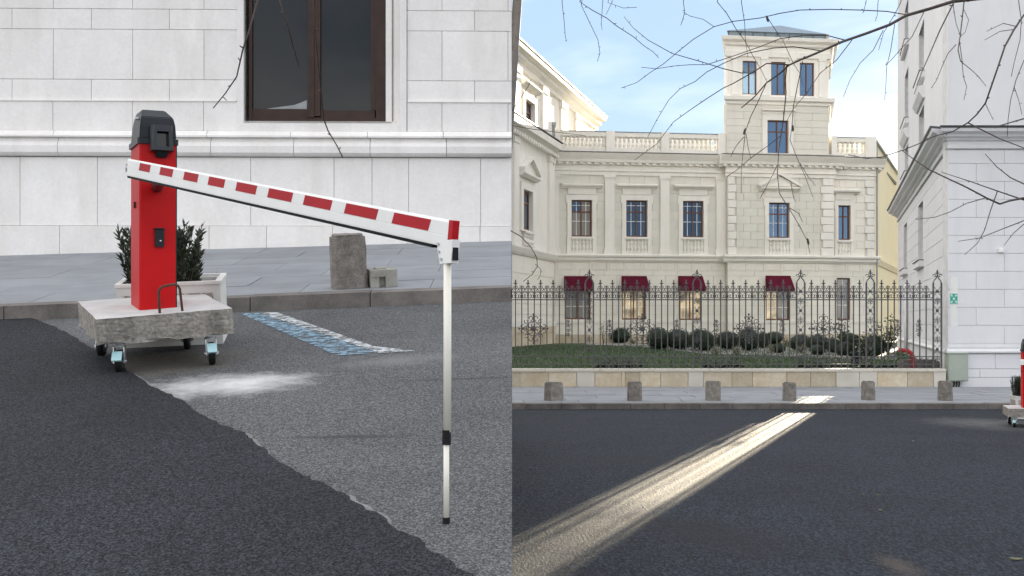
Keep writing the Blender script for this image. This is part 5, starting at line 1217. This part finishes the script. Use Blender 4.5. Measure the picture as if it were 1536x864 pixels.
# the cornice
hc = cz1 - cz0
cprof = [(.03, cz0), (-.05, cz0), (-.05, cz0 + hc * .12), (-.02, cz0 + hc * .14), (-.02, cz0 + hc * .38), (-.08, cz0 + hc * .42), (-.10, cz0 + hc * .52), (-.20, cz0 + hc * .58), (-.22, cz0 + hc * .68), (-.34, cz0 + hc * .80), (-.36, cz0 + hc * .96), (.03, cz1)]
t = MB(); t.prism(cprof, 0, BW, 0, w0=.75); t.build('cornice', 'render_white', cb, FBF)
t = MB(); t.prism(cprof, 0, SL, 0, w1=1.05); t.build('cornice', 'render_white', cb, FBS)
t = MB(); t.prism([(.03, cz1 + .001), (-.38, cz1 - .012 + .001), (-.40, cz1 + .03), (.03, cz1 + .05)], 0, BW, 0, w0=.75); t.build('cornice_flashing', 'lead', cb, FBF)
t = MB(); t.prism([(.03, cz1 + .0015), (-.38, cz1 - .0105), (-.40, cz1 + .0305), (.03, cz1 + .0505)], 0, SL, 0, w1=1.05); t.build('cornice_flashing', 'lead', cb, FBS)
# plain upper walls
mb = MB()
for (a, b, c, d) in holes_minus((0, SL - .016, cz1 + .051, BT - .002), Hu): mb.box(a, b, 0, .05, c, d)
mb.build('upper_wall', 'render_white', cb, FBS); box('upper_wall', cb, FBF, .001, BW, 0, .05, cz1 + .052, BT - .002, 'render_white')
for h in Hs + Hu:
    window(cb, FBS, *h, .2, 2, .7, fm='white_paint', gm='glass', fw=.1)
    u0, u1, z0, z1 = h; s_ = box('sill', cb, FBS, u0 - .3, u1 + .3, -.13, .04, z0 - .2, z0 - .02, 'render_white', .02)
    box('sill_flashing', s_, FBS, u0 - .3, u1 + .3, -.15, .02, z0 - .0195, z0 - .004, 'lead')
for h in (Hu[2], Hu[3]):
    u0, u1, z0, z1 = h; z = z1 + .12; t = MB(); t.prism([(0, z), (-.06, z), (-.16, z + .16), (-.18, z + .3), (0, z + .34)], u0 - .35, u1 + .35); t.build('window_hood', 'render_white', cb, FBS)
# pale repair patch of paint left of the sign, thin coat
M['patch_paint'] = mat('patch_paint', (0.80, 0.80, 0.76), .8, .02)
t = MB(); t.add([(x_, -.003, z_) for x_, z_ in [(.05, bz(490)), (.05, bz(418)), (.10, bz(414)), (.20, bz(416)), (.21, bz(440)), (.19, bz(462)), (.21, bz(488)), (.15, bz(492))]], [tuple(range(8))]); t.build('paint_patch', 'patch_paint', cb, FBF)
# muster point sign: green plate with four white arrows to a group of figures
sg = tag(link('assembly_sign', None, None, Matrix.Translation((BX + .12, BY - .012, bz(448)))), 'small green square assembly point sign with white arrows on the corner building', 'sign')
FSG = wm(sg); t = MB(); t.box(-.085, .085, 0, .008, -.115, .115); t.build('plate', 'white_paint', sg, FSG); t = MB(); t.box(-.078, .078, -.002, -.0001, -.108, .108); t.build('green_field', 'sign_green', sg, FSG)
for sx in (-1, 1):
    for sz_ in (-1, 1):
        t = MB(); a = (sx * .06, sz_ * .085); b = (sx * .032, sz_ * .05); dx, dz = sx * .012, sz_ * .012
        t.add([(a[0] - dx, -.004, a[1] + dz * .8), (a[0] + dx, -.004, a[1] - dz * .8), (b[0] + dx, -.004, b[1] - dz * .8), (b[0] - dx, -.004, b[1] + dz * .8)], [(0, 1, 2, 3)])
        t.add([(b[0] + sx * .02, -.004, b[1] - sz_ * .008), (b[0] - sx * .008, -.004, b[1] + sz_ * .02), (b[0] - sx * .008, -.004, b[1] - sz_ * .008)], [(0, 1, 2)]); t.build('arrow', 'white_paint', sg, FSG)
t = MB()
for dx, dz in ((0, .012), (-.014, 0), (.014, 0), (0, -.012)):
    t.add([(dx + .007 * math.cos(a), -.004, dz + .012 + .007 * math.sin(a)) for a in frange(0, 2 * PI, 8)[:-1]], [tuple(range(8))]); t.add([(dx - .009, -.0038, dz - .018), (dx + .009, -.0038, dz - .018), (dx + .007, -.0038, dz + .005), (dx - .007, -.0038, dz + .005)], [(0, 1, 2, 3)])
t.build('figures', 'white_paint', sg, FSG)
# utility cabinet on the wall
yc = BY - .26; ucx = (1437 - CX) / F * yc; ucz = P(1437, 572, yc).z; ucz1 = P(1437, 530.5, yc).z; hw_ = 15.3 / F * yc
uc = tag(link('utility_cabinet', None, None, Matrix.Translation((ucx, yc, PZ))), 'grey green utility cabinet mounted at the foot of the corner building', 'cabinet')
box('body', uc, I4, ucx - hw_, ucx + hw_, yc, yc + .22, ucz, ucz1, 'green_box', .008); dr = box('door', uc, I4, ucx - hw_ + .02, ucx + hw_ - .02, yc - .012, yc - .0005, ucz + .02, ucz1 - .02, 'green_box', .003)
t = MB(); t.tube([(ucx - hw_ + .06, yc - .022, ucz + .28), (ucx - hw_ + .06, yc - .012, ucz + .28)], .014, 8); t.build('lock', 'steel', dr, I4)
t = MB(); t.box(ucx - hw_ - .015, ucx + hw_ + .015, yc - .02, yc + .225, ucz1 + .0005, ucz1 + .018); t.build('lid', 'green_box', uc, I4)
for dx in (-.06, .0, .05):
    t = MB(); t.tube([(ucx + dx, yc + .1, ucz + .01), (ucx + dx + .01, yc + .09, ucz - .06), (ucx + dx - .01, yc + .08, PZ - .01)], .018, 6); t.build('cable', 'black_rubber', uc, I4)
# wall light box and small side camera
wl = P(1502.5, 375.5, BY - .1); wlo = tag(link('wall_light', None, None, Matrix.Translation(wl)), 'small white box lamp high on the corner building wall', 'wall lamp')
box('housing', wlo, I4, wl.x - .045, wl.x + .045, wl.y, wl.y + .10, wl.z - .05, wl.z + .05, 'white_paint', .012); box('diffuser', wlo, I4, wl.x - .03, wl.x + .03, wl.y - .006, wl.y - .0005, wl.z - .035, wl.z + .02, 'white_paint', .002)
# thick wall pipe on the receding side
u = su(1365.5); pipe_x = u
t = MB(); t.tube([(u, -.12, bz(553)), (u, -.12, sz(1365, 432)), (u - .1, -.1, sz(1365, 428)), (u - .3, -.02, sz(1365, 427))], .07, 8); t.build('wall_pipe', 'render_white', cb, FBS, True)

# ------------------------------------------------------------------ added unseen blocker behind the corner building: its gap shapes the low sun
FGH = frame((23.4, 84.5, 0), -math.atan(.3385) * 0)
gh = tag(link('sun_blocker', None, None, FGH), 'added unseen blocker behind the corner building with a gap for the low sun', 'sun_blocker')
lx0 = 25.62 - 23.4; 
t = MB(); t.poly([(24.42 - 23.4, 0), (lx0, 0), (lx0, 3), (25.4 - 23.4, 3)], 0, 16); t.build('blocker_side', 'stucco_yellow_glow', gh, FGH)
t = MB(); t.add([(lx0, 0, 0), (lx0 + .55, 0, 0), (lx0 + .05, 0, 8.3), (lx0, 0, 8.3), (lx0, 3, 0), (lx0 + .55, 3, 0), (lx0 + .05, 3, 8.3), (lx0, 3, 8.3)], [(0, 1, 2, 3), (7, 6, 5, 4), (0, 4, 5, 1), (1, 5, 6, 2), (2, 6, 7, 3), (3, 7, 4, 0)]); t.build('blocker_slope', 'stucco_yellow_glow', gh, FGH)  # slanted so the sun strip widens towards the camera
t = MB(); t.box(lx0 + 2.6, lx0 + 12, 0, 3, 0, 16); t.build('blocker_side', 'stucco_yellow_glow', gh, FGH)
t = MB(); t.box(lx0, lx0 + 2.6, 0, 3, 8.75, 16); t.build('blocker_top', 'stucco_yellow_glow', gh, FGH)  # added to keep the sun off the sloping street
t = MB(); t.box(25.5 - 23.4, lx0 + 12.3, -.3, 3.3, 16.001, 16.4); t.build('roof', 'lead', gh, FGH)  # top slab of the unseen blocker

# ------------------------------------------------------------------ second barrier at the far right with its planter
y2 = 18.6; SCL = Matrix.Scale(.75, 4)
FS2 = frame(((1512 - CX) / F * y2, y2, 0), math.radians(-15)) @ SCL
CF2 = FS2 @ Matrix.Translation((0.285, .25, 0.352))
b2 = build_barrier(FS2 @ Vector((.4, .5, 0)), FS2, CF2, 'red barrier gate on a castored slab at the kerb by the corner building', 'barrier gates on castors', (0.83, 1.02, .195, .16))
t = MB(); t.prism([(-.022, -.05), (.022, -.05), (.022, .04), (.012, .05), (-.012, .05), (-.022, .04)], -.05, 2.6); am2 = t.build('boom', 'white_paint', b2, CF2 @ Matrix.Translation((-.0, -.06, .86)))
for k in range(6):
    box('red_stripe', am2, CF2 @ Matrix.Translation((-.0, -.06, .86)), .08 + .42 * k, .30 + .42 * k, -.0235, -.0215, .004, .036, 'red_stripe')
t = MB(); t.tube([(.1, -.04, .86), (.1, .01, .86)], .03, 10); t.build('boom_pivot', 'black_plastic', b2, CF2)
FP2 = frame(((1524 - CX) / F * 20.2, 20.2, 0), math.radians(-8)) @ SCL; planter(FP2 @ Vector((.31, .26, 0)), FP2, 'white concrete planter behind the far barrier at the kerb', 'concrete planters beside the barriers', 'leafy oleander growing in the planter behind the far barrier')

# ================================================================== BARE TREE overhead
TX, TY = 6.3, 10.6
tr = thing('bare_tree', (TX, TY, 0), 'bare birch tree whose thin leafless branches hang into the sky', 'tree')
t = MB(); t.tube([(TX, TY, -.05), (TX, TY, .15), (TX + .03, TY, 1.5), (TX - .05, TY + .05, 3.2), (TX - .02, TY, 5.2), (TX + .1, TY, 7.4), (TX + .1, TY - .1, 9)], [.24, .17, .15, .13, .11, .07, .03], 12); t.build('trunk', 'trunk_bark', tr, I4, True)
br_rnd = random.Random(2)
def limb(pts, r0, r1, name='limb', n=6):
    m_ = MB(); k = len(pts); m_.tube(pts, [r0 + (r1 - r0) * i / (k - 1) for i in range(k)], n); return m_.build(name, 'bark', tr, I4, True)
limb([(TX, TY, 3.5), (5.2, 9.8, 4.05), (4.2, 9.2, 4.35), (3.0, 9.0, 4.5), (1.8, 9.0, 4.55), (.6, 9.1, 4.5), (.2, 9.1, 4.4)], .05, .008)
limb([(TX, TY, 4.6), (4.8, 8.6, 4.9), (3.0, 6.8, 4.6), (1.2, 5.4, 4.0), (-.2, 4.9, 3.4), (-1.1, 4.7, 3.0)], .05, .007)
limb([(TX, TY, 2.3), (5.4, 9.8, 2.6), (4.6, 9.3, 2.75), (4.0, 9.05, 2.62)], .04, .014)
tw = [  # (radius px at start, at end, depth, connect, points)
 (3.4, 1.0, 9.0, 'R', [(1430, 2), (1395, 13), (1360, 23), (1335, 37), (1300, 50), (1265, 62), (1247, 70), (1222, 81), (1200, 90), (1183, 98), (1170, 110), (1150, 124), (1132, 145), (1112, 162)]),
 (1.1, .55, 9.0, '', [(1360, 22), (1330, 17), (1290, 15), (1245, 14), (1200, 15), (1170, 20), (1140, 27), (1100, 32), (1071, 40), (1040, 59), (1020, 75), (995, 96), (975, 109), (955, 124), (932, 132)]),
 (1.1, .5, 9.0, '', [(1267, 60), (1240, 53), (1205, 53), (1170, 58), (1140, 70), (1100, 84), (1060, 97), (1035, 97), (1010, 99), (985, 103), (962, 101)]),
 (1.1, .5, 9.0, '', [(1232, 76), (1190, 70), (1160, 72), (1120, 80), (1085, 95), (1060, 108), (1043, 122), (1020, 133), (1003, 150), (985, 180), (972, 205)]),
 (1.0, .5, 9.0, '', [(1115, 110), (1085, 103), (1050, 92), (1008, 80), (972, 60), (950, 42), (936, 25)]),
 (1.3, .5, 9.0, '', [(1183, 97), (1150, 95), (1130, 108), (1100, 125), (1085, 132), (1060, 148), (1035, 165), (1010, 183), (985, 216), (952, 240)]),
 (.9, .55, 8.8, 'T', [(870, 3), (888, 15), (910, 27), (925, 39), (950, 55), (965, 68), (980, 78), (988, 87)]),
 (.7, .5, 8.7, 'T', [(843, 3), (846, 30), (848, 55), (850, 62)]), (.7, .5, 8.7, 'T', [(872, 8), (885, 35), (897, 60), (900, 80), (896, 92)]), (.6, .4, 8.9, 'T', [(904, 3), (902, 35), (903, 45)]),
 (.6, .4, 8.9, 'T', [(918, 3), (914, 12), (909, 22)]), (.6, .5, 8.8, 'T', [(912, 4), (935, 12), (955, 11)]), (.7, .5, 8.9, 'T', [(1025, 3), (1027, 18), (1024, 30), (1021, 38)]), (.6, .5, 8.9, '', [(1071, 40), (1055, 29), (1035, 24), (1025, 18)]),
 (.8, .5, 8.8, 'T', [(1076, 3), (1090, 20), (1105, 45), (1118, 62), (1130, 85), (1142, 105), (1150, 122)]), (.7, .4, 8.9, 'T', [(1112, 3), (1117, 35), (1118, 60), (1122, 85)]), (.7, .45, 8.8, '', [(1150, 24), (1160, 40), (1175, 62), (1190, 95), (1200, 110), (1205, 130)]),
 (1.3, .5, 9.0, '', [(1180, 98), (1178, 120), (1179, 140), (1175, 180), (1172, 200), (1168, 225), (1166, 262), (1169, 290), (1182, 310), (1200, 340), (1211, 362), (1215, 380)]),
 (.9, .45, 9.0, '', [(1204, 92), (1196, 130), (1190, 160), (1188, 190), (1185, 210), (1197, 240), (1208, 265), (1219, 295)]), (.7, .4, 9.0, '', [(1200, 245), (1212, 265), (1223, 278)]),
 (.9, .4, 9.0, '', [(1150, 124), (1136, 155), (1126, 175), (1118, 198), (1115, 225), (1112, 255), (1112, 290)]), (.7, .4, 9.0, '', [(1116, 205), (1105, 218), (1096, 235)]), (.6, .4, 9.0, '', [(1119, 200), (1122, 220), (1126, 238)]),
 (.9, .5, 9.0, '', [(1278, 60), (1255, 90), (1230, 110), (1210, 140), (1190, 163), (1180, 182)]), (.8, .4, 9.0, '', [(1325, 45), (1310, 75), (1290, 95), (1275, 120), (1265, 145)]), (.8, .4, 9.0, '', [(1342, 36), (1336, 75), (1330, 100), (1329, 125), (1327, 150)]),
 (.8, .5, 8.8, 'T', [(1351, 4), (1340, 25), (1325, 50), (1318, 75)]), (.9, .5, 8.8, '', [(1386, 18), (1368, 55), (1350, 75), (1335, 92), (1328, 98)]), (.6, .4, 8.9, 'T', [(1299, 3), (1296, 15), (1294, 20)]), (.6, .4, 8.9, 'T', [(1317, 3), (1316, 22), (1313, 32)]),
 (.8, .5, 9.0, '', [(1172, 203), (1150, 220), (1125, 238), (1105, 255), (1090, 265)]), (.7, .4, 9.0, '', [(1166, 248), (1155, 270), (1140, 298)]), (.8, .4, 9.0, '', [(1167, 262), (1186, 272), (1190, 295), (1193, 303)]), (.8, .4, 9.0, '', [(1185, 312), (1198, 320), (1204, 333)]),
 (1.5, .6, 8.6, 'T', [(1431, 3), (1410, 45), (1395, 80), (1382, 110), (1375, 128)]), (1.3, .5, 8.6, 'T', [(1446, 3), (1443, 30), (1440, 55), (1437, 75), (1441, 92), (1455, 103), (1468, 115), (1479, 129)]), (.9, .5, 8.6, '', [(1434, 67), (1422, 80), (1413, 100), (1405, 120), (1397, 132)]), (.9, .5, 8.6, '', [(1439, 60), (1443, 90), (1445, 115), (1450, 130), (1446, 150)]),
 (.8, .5, 8.6, 'T', [(1430, 10), (1434, 35), (1441, 55)]), (.7, .5, 8.6, '', [(1446, 15), (1453, 30), (1448, 48), (1440, 56)]),
 (2.0, .6, 8.4, 'R', [(1536, 22), (1520, 46), (1507, 70), (1497, 100), (1485, 135), (1478, 155), (1465, 172), (1452, 184), (1430, 197), (1400, 205), (1380, 215), (1352, 226), (1325, 235), (1300, 238), (1272, 232)]),
 (1.0, .5, 8.4, '', [(1526, 40), (1505, 35), (1480, 47)]), (.9, .5, 8.4, '', [(1522, 44), (1500, 47), (1477, 60)]), (.8, .4, 8.4, '', [(1478, 155), (1484, 168), (1490, 180)]),
 (1.5, .7, 8.4, 'R', [(1536, 178), (1515, 184), (1495, 190), (1478, 190)]), (1.6, .9, 8.4, '', [(1452, 184), (1475, 196), (1500, 208), (1536, 222)]), 
 (2.2, .7, 8.8, 'R', [(1536, 297), (1515, 301), (1500, 306), (1480, 297), (1450, 281), (1420, 267), (1395, 255), (1375, 242), (1352, 225)]), (1.5, .6, 8.8, 'R', [(1536, 300), (1495, 286), (1455, 272), (1412, 258)]),
 (1.2, .5, 8.8, '', [(1496, 287), (1486, 315), (1477, 345), (1466, 365), (1447, 382)]), (1.0, .5, 8.8, '', [(1478, 297), (1450, 305), (1425, 318), (1402, 326), (1373, 329)]), (1.3, .6, 8.6, 'R', [(1536, 276), (1515, 266), (1495, 250), (1478, 231)]), (1.1, .5, 8.6, 'R', [(1536, 331), (1500, 345), (1470, 357), (1437, 362)]), (1.0, .5, 8.6, 'R', [(1536, 336), (1520, 350), (1506, 368)]),
 (.9, .5, 8.7, 'T', [(1528, 3), (1532, 30), (1530, 60), (1521, 95), (1517, 115)]), (1.0, .5, 8.7, 'R', [(1536, 90), (1524, 120), (1516, 150), (1512, 180), (1511, 205)]), (.8, .4, 8.7, '', [(1521, 130), (1528, 150), (1533, 172)]), 
 (.8, .5, 9.3, '', [(768, 166), (780, 148), (792, 130), (797, 119)]), (.8, .4, 9.3, '', [(768, 188), (800, 194), (850, 200), (880, 204)]), (1.1, .6, 9.3, '', [(766, 346), (782, 355), (796, 370), (805, 386), (806, 400), (798, 412), (785, 422)]), (.6, .4, 9.3, '', [(803, 396), (811, 404), (811, 412), (806, 420)]),
 (1.8, 1.0, 4.6, 'L', [(386, 2), (374, 45), (364, 75), (355, 115), (338, 140), (320, 162)]), (1.2, 1.4, 4.9, 'L', [(470, 2), (474, 60), (480, 120), (486, 180), (492, 196), (505, 218), (514, 236)]), (1.7, 1.0, 4.8, 'L', [(420, 2), (430, 32), (440, 70), (449, 100)]),
]
for (r0, r1, dep, con, pts) in tw:
    px_r = dep / F; n_ = len(pts); m_ = MB(); q = []
    for i, (x, y) in enumerate(pts):
        d_ = dep + .25 * math.sin(i * .7 + x * .01); q.append(P(x, y, d_))
    rr = [max(.0016, (r0 + (r1 - r0) * i / (n_ - 1)) * px_r * .80) for i in range(n_)]
    if con == 'T': q = [Vector((q[0].x + .12, 9.05, 4.5))] + q; rr = [rr[0]] + rr
    if con == 'R':
        e = q[0]; q = [Vector((TX - .02, TY, e.z + .55)), Vector((TX - .9, TY - .9, e.z + .35))] + q; rr = [rr[0] * 1.6, rr[0] * 1.3] + rr
    if con == 'L':
        e = q[0]; q = [Vector((e.x + .35, 4.75, 3.25)), Vector((e.x + .1, e.y, 2.95))] + q; rr = [rr[0] * 1.1] * 2 + rr
    m_.tube(q, rr, 5)
    # buds and short spurs along the twig
    for i in range(1, len(q) - 1):
        for _ in range(1 if dep > 6 else 1):
            f = br_rnd.random(); c = q[i].lerp(q[i + 1], f); d2 = Vector((br_rnd.uniform(-1, 1), br_rnd.uniform(-.4, .4), br_rnd.uniform(-.6, 1))).normalized() * br_rnd.uniform(.006, .02)
            m_.tube([c, c + d2 * .6, c + d2], [rr[i] * .7, rr[i] * .8, rr[i] * .4], 4)
    m_.build('branch', 'bark', tr, I4, True)
for (x, y, a) in ((1151, 28, .3), (1117, 197, -.3), (1212, 362, .2), (1189, 192, .1)):
    c = P(x, y, 9.0); t = MB(); d_ = Vector((math.sin(a), 0, -math.cos(a))); t.tube([c - d_ * .022, c - d_ * .01, c + d_ * .012, c + d_ * .024], [.003, .008, .0085, .003], 6); t.build('catkin', 'bark', tr, I4, True)
